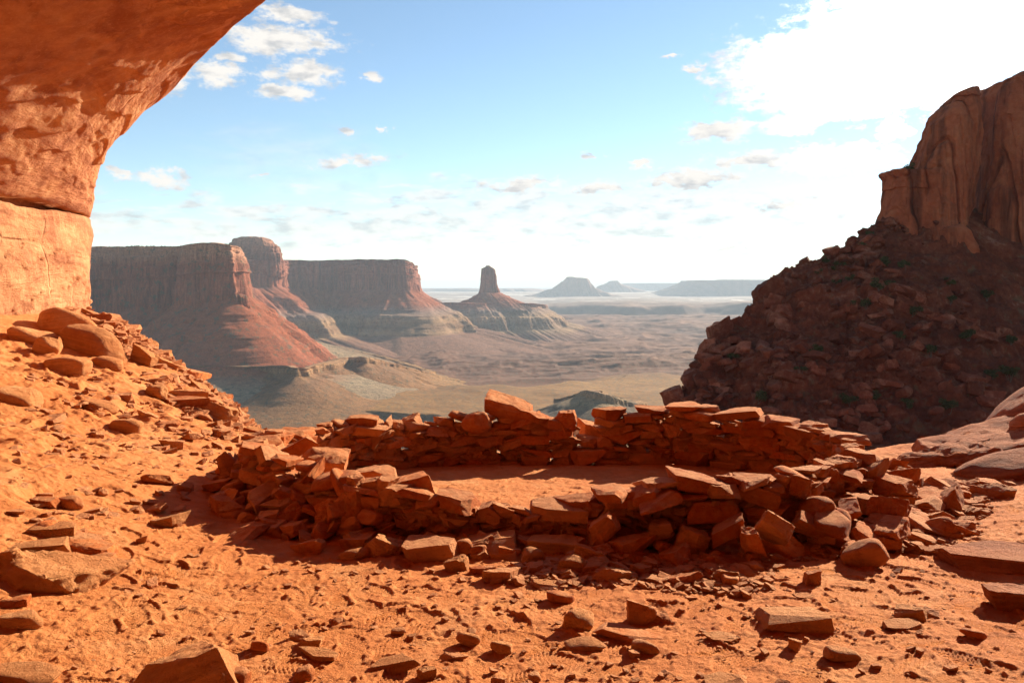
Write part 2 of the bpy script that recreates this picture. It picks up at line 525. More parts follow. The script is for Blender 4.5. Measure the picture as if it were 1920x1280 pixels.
def make_ground():
    ys = [-7.0]
    while ys[-1] < 1.7: ys.append(ys[-1] + 0.12)
    while ys[-1] < 11: ys.append(ys[-1] + max(0.006, 0.0019 * ys[-1]))
    while ys[-1] < 60: ys.append(ys[-1] * 1.012)
    ys = np.array(ys)
    us = np.concatenate([np.linspace(-2.2, -0.78, 60)[:-1], np.linspace(-0.78, 0.78, 900), np.linspace(0.78, 2.2, 60)[1:]])
    U, Yg = np.meshgrid(us, ys, indexing='ij')
    wdt = np.where(Yg > 1.7, Yg, 1.7 + (1.7 - Yg) * 0.9)
    X = U * wdt
    Z = ground_z(X, Yg) + ground_detail(X, Yg)
    o = mesh_obj('ground', np.stack([X, Yg, Z], -1), grid_faces(len(us), len(ys)), M_SAND)
    tag(o, 'trodden red sand bench under the alcove', 'ground', kind='structure')
make_ground()

# ------------------------------------------------------------------ the alcove: wall, overhanging roof and outer cliff
def make_alcove():
    T = np.array([  # wall x, y | brow x, y, z
        (-14, 21, -13.5, 20.8, 5.2), (-9.6, 16.8, -9.1, 16.6, 4.7), (-8.05, 15.0, -7.55, 14.7, 4.25), (-7.42, 14.0, -6.72, 13.45, 4.36), (-7.1, 12.5, -5.38, 12.4, 4.62),
        (-7.0, 11, -4.58, 11.5, 4.86), (-7.0, 9, -3.74, 10.5, 5.0), (-6.9, 6.5, -2.94, 9.5, 5.06),
        (-6.5, 3.5, -2.0, 8.6, 5.36), (-5.5, 0.5, 0, 7.9, 5.7), (-3, -3, 3, 7.7, 6.0), (1.5, -4.5, 6, 8.2, 6.2),
        (6, -4, 9, 9, 6), (11, 0, 13, 9, 5.2), (14, 5, 16, 9, 4.2)], float)
    nt = 560
    C = catmull(T, nt)
    # finer where the picture sees it
    W, E = C[:, :2], C[:, 2:5]
    GAP = 2.92
    out = E[:, :2] - W
    out /= np.linalg.norm(out, axis=1)[:, None] + 1e-6
    rows = []
    for z in np.concatenate([np.linspace(-2.0, 0.4, 6)[:-1], np.linspace(0.4, GAP - 0.06, 70)]):      # lower wall
        p = np.concatenate([W - out * (0.10 + 0.05 * np.sin(z * 2.2)), np.full((nt, 1), z)], 1)
        rows.append(p)
    rows.append(np.concatenate([W - out * 0.14, np.full((nt, 1), GAP - 0.03)], 1))
    rows.append(np.concatenate([W - out * 0.30, np.full((nt, 1), GAP - 0.02)], 1))
    rows.append(np.concatenate([W - out * 0.30, np.full((nt, 1), GAP + 0.015)], 1))
    rows.append(np.concatenate([W - out * 0.02, np.full((nt, 1), GAP + 0.04)], 1))
    G = np.concatenate([W + out * 0.05, np.full((nt, 1), GAP + 0.14)], 1)
    for v in np.linspace(0, 1, 150):
        Ct = G * 0.52 + E * 0.48
        Ct[:, 2] = G[:, 2] + (E[:, 2] - G[:, 2]) * 0.60 + 0.04
        rows.append((1 - v) ** 2 * G + 2 * v * (1 - v) * Ct + v * v * E)
    for dz, do in ((0.06, 0.05), (0.2, 0.10), (0.6, 0.2), (1.3, 0.25), (2.5, 0.1), (5, -1.5), (9, -5.0), (12, -10)):
        p = E.copy(); p[:, :2] += out * do; p[:, 2] += dz
        rows.append(p)
    P = np.stack(rows, 1)           # nt x nv x 3
    nv = P.shape[1]
    du = np.gradient(P, axis=0); dv = np.gradient(P, axis=1)
    N = np.cross(du, dv); N /= np.linalg.norm(N, axis=2, keepdims=True) + 1e-9
    x, y, z = P[..., 0], P[..., 1], P[..., 2]
    # distance from the viewer side for a sign test is not needed: noise is symmetric
    arc = np.cumsum(np.linalg.norm(np.diff(W, axis=0, prepend=W[:1]), axis=1))
    ui = np.repeat((arc)[:, None], nv, 1)
    vi = np.repeat((np.cumsum(np.linalg.norm(np.diff(P[nt // 3], axis=0, prepend=P[nt // 3][:1]), axis=1)))[None], nt, 0)
    d = 0.12 * fbm3(x * 0.5, y * 0.5, z * 0.7, 3, 3) + 0.035 * fbm2(ui * 1.2 + vi * 0.6, vi * 3.4 - ui * 0.8, 4, 13) + 0.02 * fbm3(x * 5, y * 5, z * 5, 3, 23)
    # broken slabs spalled off the roof: terraces along the bedding
    s = ui * 0.35 + vi * 0.9 + 0.5 * fbm2(ui * 0.5, vi * 0.8, 3, 33)
    fr = s * 1.6 - np.floor(s * 1.6)
    d = d + 0.06 * (sstep(fr, 0.0, 0.85) - sstep(fr, 0.9, 1.0)) * sstep(z, 3.1, 3.5)
    low = (z < GAP)
    cr = np.abs(fbm2(ui * 1.1, vi * 0.9 + ui * 0.3, 4, 43))
    nb_ = len(rows) - 8 - 150
    calm = np.ones(nv); calm[nb_:nb_ + 150] = 1 - 0.75 * np.linspace(0, 1, 150) ** 3; calm[nb_ + 150:] = 0.25
    d = d * calm[None, :] * np.where(z > GAP, 0.45 + 0.4 * sstep(z, 4.4, 5.2), 1.0)
    d = np.where(low, d * 0.5 - 0.05 * (1 - sstep(cr, 0.0, 0.03)), d)
    P = P + N * d[..., None]
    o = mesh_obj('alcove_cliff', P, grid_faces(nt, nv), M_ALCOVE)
    me = o.data
    uvl = me.uv_layers.new(name='UVMap')
    li = np.empty(len(me.loops), np.int32); me.loops.foreach_get('vertex_index', li)
    uv = np.stack([ui.ravel()[li] * 0.1, vi.ravel()[li] * 0.1], -1).astype(np.float32)
    uvl.data.foreach_set('uv', uv.ravel())
    tag(o, 'overhanging orange sandstone alcove roof and wall framing the left side', 'cliff', kind='structure')
make_alcove()

# ------------------------------------------------------------------ valley and far country
VZ = -300.0
def seg_dist(x, y, P):
    P = np.asarray(P, float)
    d = np.full(x.shape, 1e9)
    for a, b_ in zip(P[:-1], P[1:]):
        ab = b_ - a
        tt = np.clip(((x - a[0]) * ab[0] + (y - a[1]) * ab[1]) / (ab @ ab), 0, 1)
        d = np.minimum(d, np.hypot(x - a[0] - tt * ab[0], y - a[1] - tt * ab[1]))
    return d

def valley_z(x, y):
    r = np.hypot(x, y)
    amp = sstep(r, 2100, 3000) * (1 - 0.65 * sstep(r, 9000, 16000))
    hills = ridge2(x / 560.0, y / 330.0, 6, 101, 0.5)
    hh_ = 19 * hills
    fr_ = hh_ / 7.0 - np.floor(hh_ / 7.0)
    hh_ = 0.35 * hh_ + 0.65 * 7.0 * (np.floor(hh_ / 7.0) + sstep(fr_, 0.62, 1.0))
    hh_ = hh_ + 2.2 * ridge2(x / 110, y / 75, 4, 171)
    z = VZ + amp * (hh_ + 26 * fbm2(x / 1600, y / 1300, 3, 111))
    z = z - 0.020 * np.clip(r - 2200, 0, 3500) * 0.5
    # near plain: a smooth tan bench above the basin, its near rim broken by a gorge
    pr = 2050 + 180 * fbm2(x / 420, y / 900, 5, 121) + 0.12 * (x + 300)
    pl = 1 - sstep(r, pr - 40, pr + 420)
    z = z * (1 - pl) + pl * (-241 + 2.0 * fbm2(x / 120, y / 120, 5, 122))
    z = z - pl * 7 * sstep(r, pr - 60, pr - 20)
    rim = 1545 + 45 * fbm2(x / 130, y / 800, 5, 131)
    gorge = (1 - sstep(y, rim - 26, rim + 3)) * sstep(x + 25 * fbm2(y / 60, x / 60, 3, 133), -490, -425) * (1 - sstep(x + 25 * fbm2(y / 60, x / 60, 3, 134), -190, -130))
    z = z - 85 * gorge
    # the bench under the far buttes, cut by canyons
    fe = 9800 + 900 * fbm2(x / 2600, y / 9000, 4, 141)
    far = sstep(r, fe, fe + 260)
    z = z + far * (118 - 14 * hills * 0.4)
    can = seg_dist(x + 500 * fbm2(x / 1500, y / 1500, 3, 151), y + 500 * fbm2(x / 1500 + 9, y / 1500, 3, 152), [(-3000, 13500), (200, 12200), (1800, 12600), (4200, 11800), (9000, 12600)])
    z = z - far * 90 * (1 - sstep(can, 180, 420))
    far2 = sstep(r, 15500 + 1500 * fbm2(x / 4000, y / 9000, 3, 161), 16200 + 1500 * fbm2(x / 4000, y / 9000, 3, 161))
    z = z + far2 * 45
    # slope of our own cliff foot down to the valley
    foot = 1 - sstep(r, 60, 1000)
    z = z + foot ** 2 * 190
    z = np.where(r < 60, VZ + 190, z)
    return np.minimum(z, np.where(r < 300, -62 - 0.25 * r, 1e9))

M_VALLEY, t, b = material('desert_floor')
geo = t.new('ShaderNodeNewGeometry'); pos = geo.outputs['Position']
n1 = t.noise(pos, 0.0016, 6, 0.6); n2 = t.noise(t.scale(pos, (1, 1.0, 1)), 0.012, 6, 0.65)
f = t.math('ADD', t.math('MULTIPLY', n1, 0.55), t.math('MULTIPLY', n2, 0.45))
brown = t.ramp(f, [(0.36, (0.080, 0.027, 0.010)), (0.5, (0.145, 0.053, 0.021)), (0.64, (0.22, 0.096, 0.040))])
tan = t.ramp(f, [(0.36, (0.125, 0.054, 0.013)), (0.5, (0.215, 0.100, 0.025)), (0.64, (0.30, 0.155, 0.042))])
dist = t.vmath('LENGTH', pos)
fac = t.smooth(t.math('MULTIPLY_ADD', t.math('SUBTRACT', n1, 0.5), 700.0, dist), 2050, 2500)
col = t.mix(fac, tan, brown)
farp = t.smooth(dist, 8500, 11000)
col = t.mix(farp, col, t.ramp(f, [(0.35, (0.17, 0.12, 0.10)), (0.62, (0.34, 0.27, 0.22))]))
# dots of scrub on the near plain
vor = t.new('ShaderNodeTexVoronoi'); t.L.new(pos, vor.inputs['Vector']); vor.inputs['Scale'].default_value = 0.085
scrub = t.math('MULTIPLY', t.math('SUBTRACT', 1.0, t.smooth(vor.outputs['Distance'], 0.22, 0.42)), t.math('SUBTRACT', 1.0, t.smooth(dist, 2600, 4200)))
col = t.mix(t.math('MULTIPLY', scrub, 0.65), col, (0.085, 0.075, 0.042))
# bare steep walls
sn = t.new('ShaderNodeSeparateXYZ'); t.L.new(geo.outputs['Normal'], sn.inputs[0])
steep = t.math('SUBTRACT', 1.0, t.smooth(sn.outputs[2], 0.70, 0.95))
col = t.mix(t.math('MULTIPLY', steep, 0.7), col, (0.10, 0.062, 0.040))
# white rim of the far canyons
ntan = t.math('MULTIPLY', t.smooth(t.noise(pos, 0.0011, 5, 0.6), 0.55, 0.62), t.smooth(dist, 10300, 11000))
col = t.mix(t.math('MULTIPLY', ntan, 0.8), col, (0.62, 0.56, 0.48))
t.L.new(col, b.inputs['Base Color'])
t.L.new(t.bump(t.noise(pos, 0.05, 7, 0.7), 0.6, 6.0), b.inputs['Normal'])

def make_valley():
    rs = [45.0]
    while rs[-1] < 1300: rs.append(rs[-1] * 1.02)
    while rs[-1] < 60000: rs.append(rs[-1] * 1.0042)
    rs = np.array(rs)
    az_ = np.concatenate([np.linspace(-1.45, -0.62, 90)[:-1], np.linspace(-0.62, 0.62, 640), np.linspace(0.62, 1.45, 90)[1:]])
    A, Rr = np.meshgrid(az_, rs, indexing='ij')
    X, Y = Rr * np.sin(A), Rr * np.cos(A)
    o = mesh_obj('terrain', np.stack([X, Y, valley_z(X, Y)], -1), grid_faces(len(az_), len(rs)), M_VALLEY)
    tag(o, 'brown rolling desert valley floor far below', 'valley', kind='structure')
make_valley()

# ------------------------------------------------------------------ mesas: an outline with a cliff-and-talus profile
def mesa(name, pts, mat, n=420, cap=600.0, flute=(10, 60.0), rough=8.0, talus=1.45, seed=1, ledges=5, bad=0.0, closed=False, nprof=150):
    """pts: (px, Y, top y, cliff foot y, slope foot y) in photo pixels at distance Y along the rim, left to right.
    bad: share of the slope height that stands as steep gullied badlands."""
    ctl = []
    for px, Y, yt, yc, yf in pts:
        p = at(px, yt, Y)
        ctl.append((p[0], Y, p[2], at(px, yc, Y)[2], at(px, yf, Y)[2]))
    C = catmull(ctl, n * 4)
    s = np.concatenate([[0], np.cumsum(np.hypot(np.diff(C[:, 0]), np.diff(C[:, 1])))])
    # even in what the eye sees: mix of length and angle
    ang_ = np.concatenate([[0], np.cumsum(np.abs(np.diff(C[:, 0] / C[:, 1])))])
    k = s / s[-1] * 0.45 + ang_ / ang_[-1] * 0.55
    C = np.stack([np.interp(np.linspace(0, 1, n), k, C[:, i]) for i in range(5)], 1)
    s = np.interp(np.linspace(0, 1, n), k, s)
    xy = C[:, :2]
    tg = np.gradient(xy, axis=0)
    kk = max(3, n // 40)
    ker = np.hanning(2 * kk + 1); ker /= ker.sum()
    tg = np.stack([np.convolve(np.pad(tg[:, i] / np.hypot(tg[:, 0], tg[:, 1]), kk, mode='edge'), ker, 'valid') for i in (0, 1)], 1)
    tg /= np.linalg.norm(tg, axis=1)[:, None]
    nrm = np.stack([tg[:, 1], -tg[:, 0]], 1)          # to the right of travel = towards the viewer
    zt, zc, zf = C[:, 2], C[:, 3], C[:, 4]
    H = zt - zc
    zt = zt + rough * 0.35 * fbm2(s / (flute[1] * 2), s * 0 + seed, 4, seed + 3) 
    rows = []
    for q in (1.0, 0.5, 0.25, 0.1, 0.03):                                      # plateau
        off = -cap * q
        z = zt + 0.02 * cap * 0 + 2 * fbm2(s / 80, s * 0 + q * 9, 3, seed + 5) * (q < 0.9)
        rows.append((np.full(n, off), z - 60 * (q > 0.9)))
    vq = np.linspace(0, 1, nprof)
    fl = flute[0] * (ridge2(s / flute[1], s * 0 + seed * 3.1, 4, seed + 7) - 0.6)
    big = flute[0] * 1.6 * fbm2(s / (flute[1] * 6), s * 0 + 2.2, 3, seed + 9)
    for v in vq:                                                               # cliff
        z = zt + (zc - zt) * v
        step = 0.0
        if ledges:
            g = v * ledges * 1.0
            step = (np.floor(g) + sstep(g - np.floor(g), 0.75, 1.0)) / ledges
        up = np.clip(1 - v / 0.45, 0, 1)
        off = H * 0.10 * v + H * 0.13 * (step if ledges else v) * (0.3 + 0.7 * (v < 0.5)) + (fl * (0.55 + 0.45 * v) + big) * (0.35 + 0.65 * sstep(v, 0, 0.3))
        off = off + rough * 0.35 * fbm2(s / (flute[1] * 0.35), z / (flute[1] * 0.8), 4, seed + 11) + rough * 0.4 * up * fbm2(s / flute[1] * 1.5, z / 7.0, 3, seed + 13)
        rows.append((off, z))
    off0 = rows[-1][0]
    gul = ridge2(s / (flute[1] * 1.1), s * 0 + 5.5, 4, seed + 17)
    for v in np.linspace(0, 1, nprof)[1:]:                                     # talus, then badlands at its foot
        z = zc + (zf - zc) * v
        h = zc - z
        prof = h * talus
        if bad:
            b0 = 1 - bad
            vb = np.clip((v - b0) / bad, 0, 1)
            prof = np.minimum(v, b0) * (zc - zf) * talus + vb * bad * (zc - zf) * 0.55
            lg = sstep(v, b0 - 0.06, b0) * 0.05 * (zc - zf)
            prof = prof + lg * (1 + 0.8 * gul)
            prof = prof + vb * (0.16 * (zc - zf)) * (gul * 0.7)
        rg = rough * 0.8 * fbm2(s / (flute[1] * 0.8) + v, z / (flute[1] * 0.5), 4, seed + 19)
        off = off0 * (1 - 0.75 * v) + prof + sstep(v, 0, 0.25) * (rg + 0.12 * (zc - zf) * gul * (0.3 + v) + 0.05 * (zc - zf) * fbm2(s / (flute[1] * 0.5), z / (flute[1] * 2.5), 5, seed + 29))
        rows.append((off, z + sstep(v, 0.1, 0.3) * (1 - v) * rough * 0.25 * fbm2(s / 22, z / 18, 4, seed + 23)))
    oL, zL = rows[-1]
    for ex in (6, 16, 32, 60, 100, 150):                                       # pediment running out under the valley floor
        rows.append((oL + ex * 4.0 + 10 * gul, zL - ex + 2.5 * fbm2(s / 60, s * 0 + ex, 3, seed + 31)))
    P = np.zeros((n, len(rows), 3))
    for j, (off, z) in enumerate(rows):
        off = np.broadcast_to(off, (n,))
        P[:, j, 0] = xy[:, 0] + nrm[:, 0] * off
        P[:, j, 1] = xy[:, 1] + nrm[:, 1] * off
        P[:, j, 2] = z
    return mesh_obj(name, P, grid_faces(n, len(rows)), mat)

RED_TOP, RED, RED_D = (0.36, 0.170, 0.100), (0.25, 0.078, 0.042), (0.18, 0.056, 0.034)
TAL, GRN, WHT = (0.26, 0.070, 0.028), (0.160, 0.078, 0.034), (0.28, 0.160, 0.076)

def zpx(py, Y):
    return EYE + (535 - py) / FPX * Y

# near headland on the left: dark cliff, red talus, grey-green bench
Yh = 2050
M = strata_material('headland_rock', [(zpx(760, Yh), GRN), (zpx(692, Yh), (0.26, 0.185, 0.11)), (zpx(672, Yh), TAL), (zpx(575, Yh), TAL), (zpx(545, Yh), RED), (zpx(500, Yh), RED), (zpx(478, Yh), RED_TOP), (zpx(458, Yh), RED_TOP)],
                    zpx(770, Yh), zpx(450, Yh), 8, 0.02, 0.6, 5, veg=0.06, lines=0.12)
o = mesa('mesa', [(-700, 1500, 440, 560, 700), (-300, 1750, 455, 575, 700), (60, 1950, 470, 590, 690), (183, 2000, 465, 588, 690), (260, 1990, 462, 582, 690), (330, 1960, 463, 575, 688), (345, 1900, 461, 572, 690),
                  (400, 1880, 457, 566, 690), (436, 1890, 459, 560, 690), (444, 1960, 462, 558, 690), (447, 2150, 468, 556, 680), (449, 2500, 470, 555, 660), (440, 3200, 480, 555, 640)],
         M, n=760, cap=50, flute=(13, 42.0), rough=9, talus=1.25, seed=5, ledges=6, nprof=170)
tag(o, 'nearest dark red mesa headland behind the alcove wall, its lit corner facing right', 'mesa', kind='structure')
# the rock fin at its corner
def column(name, levels, Y, depth, mat, seed=1, na=220, nz=150, flute=0.5, fs=2.5, rough=0.3, exp=3.2, yoff=None, stretch=0.35, joints=None):
    """closed tower: (y, left px, right px) outlines at distance Y, with the given half depth"""
    lv = np.array(sorted(levels), float)
    ys = np.linspace(lv[0, 0], lv[-1, 0], nz)
    xl, xr = np.interp(ys, lv[:, 0], lv[:, 1]), np.interp(ys, lv[:, 0], lv[:, 2])
    cx, rx = (xl + xr) / 2, (xr - xl) / 2
    wmax = rx.max()
    a = np.linspace(0, 2 * math.pi, na, endpoint=False)
    ca, sa = np.cos(a), np.sin(a)
    sx = np.sign(ca) * np.abs(ca) ** (2 / exp); sy = np.sign(sa) * np.abs(sa) ** (2 / exp)
    P = np.zeros((na, nz + 2, 3))
    for j in range(nz):
        z = EYE + (535 - ys[j]) / FPX * Y
        X = (cx[j] - 960 + rx[j] * sx) / FPX * Y
        dp = depth * (0.45 + 0.55 * rx[j] / wmax)
        Yy = Y + (yoff(ys[j]) if yoff else 0) + dp * sy
        d = flute * (ridge2((X + 0.7 * Yy) / fs * 1.4, a * 0 + z * 0.04 / fs, 4, seed) - 0.5) + rough * fbm3(X / fs, Yy / fs, z / fs * stretch, 4, seed + 9)
        if joints:
            bw, bh, am = joints
            arc_ = X + 0.7 * Yy
            zz = z + 1.2 * fbm2(arc_ / 6.0, arc_ * 0 + 3, 2, seed + 31)
            for lev, (f_, g_) in enumerate(((1.0, 1.0), (0.45, 0.22))):
                uu = arc_ / (bw * f_) + 0.25 * fbm2(arc_ / (bw * 2), arc_ * 0 + z / (bh * 1.5), 3, seed + 33 + lev)
                row = np.floor(zz / (bh * f_))
                cu = np.floor(uu + (lev > 0) * 0.37 * row)
                d = d + am * g_ * _hash(cu.astype(np.int64), (row * (1 + lev)).astype(np.int64) // (3 - 2 * lev), np.zeros(na, np.int64), seed + lev) * 0.5
                fu = uu + (lev > 0) * 0.37 * row; fu = np.abs(fu - np.round(fu))
                d = d - am * 0.8 * g_ * np.exp(-(fu / 0.05) ** 2)
        P[:, j + 1, 0] = X + d * ca; P[:, j + 1, 1] = Yy + d * sa
        P[:, j + 1, 2] = z + rough * 0.6 * fbm2(X / fs, Yy / fs, 3, seed + 4) * (1 - j / nz)
    P[:, 0] = P[:, 1].mean(0) + np.array([0, 0, rough * 0.4])
    P[:, -1] = P[:, -2].mean(0)
    o = mesh_obj(name, P, grid_faces(na, nz + 2, True), mat)
    if joints:
        o.data.set_sharp_from_angle(angle=R(22))
    return o
o = column('rock_fin', [(550, 440, 452), (556, 436, 460), (572, 436, 465), (590, 436, 467), (640, 430, 470)], 1890, 26, M, 61, flute=5, fs=14, rough=3)
tag(o, 'jagged red rock fin below the lit corner of the nearest mesa', 'rock fin', kind='structure')
# grey-green bench under its talus
Yb = 1800
M = strata_material('bench_rock', [(zpx(770, Yb), (0.25, 0.126, 0.040)), (zpx(745, Yb), (0.24, 0.112, 0.038)), (zpx(700, Yb), (0.20, 0.095, 0.042)), (zpx(688, Yb), (0.29, 0.15, 0.066)), (zpx(660, Yb), (0.28, 0.14, 0.075))],
                    zpx(780, Yb), zpx(650, Yb), 6, 0.02, 0.7, 5, lines=0.1, veg=0.09)
o = mesa('mesa_bench', [(-300, 1500, 720, 732, 800), (250, 1640, 690, 700, 760), (400, 1700, 686, 700, 748), (520, 1690, 687, 702, 745), (560, 1630, 690, 706, 752), (600, 1800, 684, 698, 735), (650, 2000, 672, 680, 728), (690, 1960, 672, 681, 722),
                        (760, 2180, 686, 692, 715), (800, 2350, 696, 700, 712), (790, 2700, 690, 694, 700), (700, 3200, 664, 668, 672), (600, 3400, 650, 655, 660)],
         M, n=620, cap=40, flute=(12, 40.0), rough=7, talus=2.5, seed=15, ledges=2, nprof=90)
tag(o, 'tan and grey-green badlands bench below the nearest mesa', 'bench', kind='structure')

# second mesa with its dome
Y2 = 3900
M2 = strata_material('far_mesa_rock', [(zpx(655, Y2), (0.17, 0.074, 0.040)), (zpx(628, Y2), (0.17, 0.074, 0.040)), (zpx(622, Y2), WHT), (zpx(612, Y2), GRN), (zpx(600, Y2), WHT), (zpx(585, Y2), (0.20, 0.12, 0.09)), (zpx(570, Y2), TAL), (zpx(548, Y2), TAL), (zpx(540, Y2), RED), (zpx(500, Y2), RED), (zpx(489, Y2), RED_D), (zpx(450, Y2), RED_TOP)],
                     zpx(650, Y2), zpx(440, Y2), 10, 0.008, 0.6, 9, lines=0.06)
o = mesa('mesa', [(330, 3300, 486, 545, 640), (440, 3500, 486, 540, 636), (495, 3620, 487, 538, 628), (520, 3720, 487, 537, 625), (540, 3950, 487, 541, 622), (580, 4050, 489, 542, 622), (640, 4080, 489, 543, 622), (700, 4050, 488, 543, 622), (748, 4030, 487, 543, 623),
                  (768, 4100, 490, 545, 622), (776, 4350, 494, 545, 618), (782, 4900, 500, 545, 612), (770, 6000, 505, 545, 600)],
         M2, n=640, cap=80, flute=(28, 75.0), rough=14, talus=1.5, seed=25, ledges=4, bad=0.42)
tag(o, 'long flat-topped mesa with blunt right end left of the tower', 'mesa', kind='structure')
o = column('rock_dome', [(445, 455, 490), (448, 445, 503), (456, 436, 512), (462, 432, 521), (474, 430, 523), (476, 426, 527), (492, 422, 530), (520, 416, 533)], 3700, 95, M2, 71, flute=7, fs=40, rough=7, exp=2.6, stretch=1.5)
tag(o, 'rounded pale dome on top of the long flat mesa', 'rock dome', kind='structure')
o = column('rock_spire', [(534, 781, 785), (540, 779, 787), (548, 776, 789), (560, 772, 796)], 4300, 14, M2, 77, flute=3, fs=15, rough=3)
tag(o, 'tiny rock spire beside the right end of the long mesa', 'spire', kind='structure')

# the tower, on its ridge
Y3 = 5200
M3 = strata_material('tower_rock', [(zpx(634, Y3), (0.17, 0.074, 0.040)), (zpx(621, Y3), (0.17, 0.074, 0.040)), (zpx(616, Y3), WHT), (zpx(604, Y3), GRN), (zpx(592, Y3), WHT), (zpx(580, Y3), (0.21, 0.13, 0.095)), (zpx(570, Y3), TAL), (zpx(552, Y3), TAL), (zpx(545, Y3), RED), (zpx(517, Y3), RED), (zpx(513, Y3), RED_D), (zpx(495, Y3), RED_D)],
                     zpx(635, Y3), zpx(490, Y3), 9, 0.007, 0.6, 10, lines=0.05)
o = mesa('ridge', [(700, 4700, 566, 569, 624), (780, 4800, 566, 569, 622), (830, 4950, 567, 570, 619), (880, 4900, 567, 571, 617), (950, 5000, 568, 572, 616), (1000, 5100, 569, 575, 614), (1016, 5250, 571, 577, 612), (1024, 5600, 572, 578, 605), (1000, 6400, 571, 576, 598)],
         M3, n=460, cap=80, flute=(16, 70.0), rough=12, talus=1.5, seed=35, ledges=2, bad=0.5, nprof=110)
tag(o, 'low gullied ridge carrying the rock tower', 'ridge', kind='structure')
tw = bpy.data.objects.new('rock_tower', None); COL.objects.link(tw)
tb = at(917, 570, Y3); tw.location = Vector(tb)
tag(tw, 'lone rock tower with a stepped cap standing on a red cone in mid valley', 'rock tower')
def tower_part(name, *a, **k):
    o = column(name, *a, **k)
    o.parent = tw; o.matrix_parent_inverse = Matrix.Translation(-Vector(tb))
    return o
tower_part('talus_cone', [(549, 898, 935), (552, 892, 942), (556, 884, 952), (563, 872, 968), (572, 850, 990), (580, 830, 1010)], Y3, 320, M3, 81, flute=14, fs=45, rough=7, exp=2.1)
tower_part('shaft', [(513, 903, 929), (516, 902.5, 930), (530, 901.5, 931), (538, 900.5, 933), (546, 898.5, 937), (558, 896, 939)], Y3 - 10, 60, M3, 83, flute=4, fs=18, rough=1.5, exp=5)
tower_part('cap', [(498, 912, 918), (500, 911, 919.5), (503, 904, 925), (506, 903, 928), (514, 902.5, 929), (518, 903, 928)], Y3 - 10, 50, M3, 85, flute=3, fs=16, rough=1.2, exp=5)

# far blue buttes
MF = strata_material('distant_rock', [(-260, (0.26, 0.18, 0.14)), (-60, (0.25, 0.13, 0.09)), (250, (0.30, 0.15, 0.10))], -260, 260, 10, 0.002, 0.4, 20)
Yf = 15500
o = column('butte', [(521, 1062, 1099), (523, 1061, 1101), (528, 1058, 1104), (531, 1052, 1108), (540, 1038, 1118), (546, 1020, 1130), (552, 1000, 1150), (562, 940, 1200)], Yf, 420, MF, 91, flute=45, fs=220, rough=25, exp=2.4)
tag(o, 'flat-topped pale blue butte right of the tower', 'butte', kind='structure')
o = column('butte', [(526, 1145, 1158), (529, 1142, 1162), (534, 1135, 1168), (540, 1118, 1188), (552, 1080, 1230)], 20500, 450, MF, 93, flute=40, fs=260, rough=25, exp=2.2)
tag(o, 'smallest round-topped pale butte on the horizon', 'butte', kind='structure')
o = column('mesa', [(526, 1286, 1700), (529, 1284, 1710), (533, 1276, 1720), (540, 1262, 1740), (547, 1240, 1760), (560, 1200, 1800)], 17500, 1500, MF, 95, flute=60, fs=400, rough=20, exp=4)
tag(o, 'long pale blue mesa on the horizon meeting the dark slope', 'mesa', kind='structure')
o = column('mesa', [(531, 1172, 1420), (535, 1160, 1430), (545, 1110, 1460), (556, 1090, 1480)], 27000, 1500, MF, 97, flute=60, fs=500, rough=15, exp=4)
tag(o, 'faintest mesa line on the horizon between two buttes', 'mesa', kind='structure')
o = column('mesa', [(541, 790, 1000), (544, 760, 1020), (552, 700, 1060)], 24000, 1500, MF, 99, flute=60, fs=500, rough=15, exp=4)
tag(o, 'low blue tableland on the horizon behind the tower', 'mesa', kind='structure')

# ledgy hill behind the gap of the stone ring
Yk = 1450
MK = strata_material('hill_rock', [(zpx(840, Yk), (0.30, 0.160, 0.055)), (zpx(775, Yk), (0.27, 0.135, 0.048)), (zpx(762, Yk), (0.09, 0.055, 0.032)), (zpx(748, Yk), (0.26, 0.165, 0.078)), (zpx(725, Yk), (0.30, 0.165, 0.085))],
                     zpx(850, Yk), zpx(715, Yk), 7, 0.03, 0.8, 4, veg=0.1)
o = mesa('hill', [(1030, 1750, 748, 752, 790), (1065, 1600, 742, 750, 800), (1095, 1450, 733, 742, 815), (1120, 1400, 735, 748, 830), (1150, 1420, 744, 758, 835), (1180, 1500, 752, 762, 830), (1200, 1700, 752, 760, 800), (1190, 2000, 745, 748, 770)],
         MK, n=300, cap=40, flute=(7, 26.0), rough=6, talus=3.0, seed=45, ledges=2, nprof=90)
tag(o, 'tan ledgy hill seen over the gap in the stone ring', 'hill', kind='structure')

# ------------------------------------------------------------------ the dark slope and cliff on the right
RIDGE = catmull([at(1130, 960, 128), at(1215, 800, 140), at(1262, 742, 146), (at(1300, 690, 150)), at(1332, 636, 152), at(1345, 606, 155), at(1385, 585, 158), at(1450, 528, 164), at(1470, 500, 166), at(1550, 470, 171), at(1610, 437, 175),
                 at(1650, 412, 178), at(1760, 390, 186), at(1900, 398, 195), at(2150, 390, 205), at(2600, 380, 220)], 620)
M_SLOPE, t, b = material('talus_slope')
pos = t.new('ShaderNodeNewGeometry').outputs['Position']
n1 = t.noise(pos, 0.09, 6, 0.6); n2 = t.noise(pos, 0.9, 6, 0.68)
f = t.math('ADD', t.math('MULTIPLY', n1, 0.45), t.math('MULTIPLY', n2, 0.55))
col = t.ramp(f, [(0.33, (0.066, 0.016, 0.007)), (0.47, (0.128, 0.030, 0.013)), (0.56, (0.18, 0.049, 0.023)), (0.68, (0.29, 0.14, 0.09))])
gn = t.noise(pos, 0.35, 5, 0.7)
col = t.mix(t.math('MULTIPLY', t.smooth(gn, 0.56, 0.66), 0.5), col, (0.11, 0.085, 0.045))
t.L.new(col, b.inputs['Base Color'])
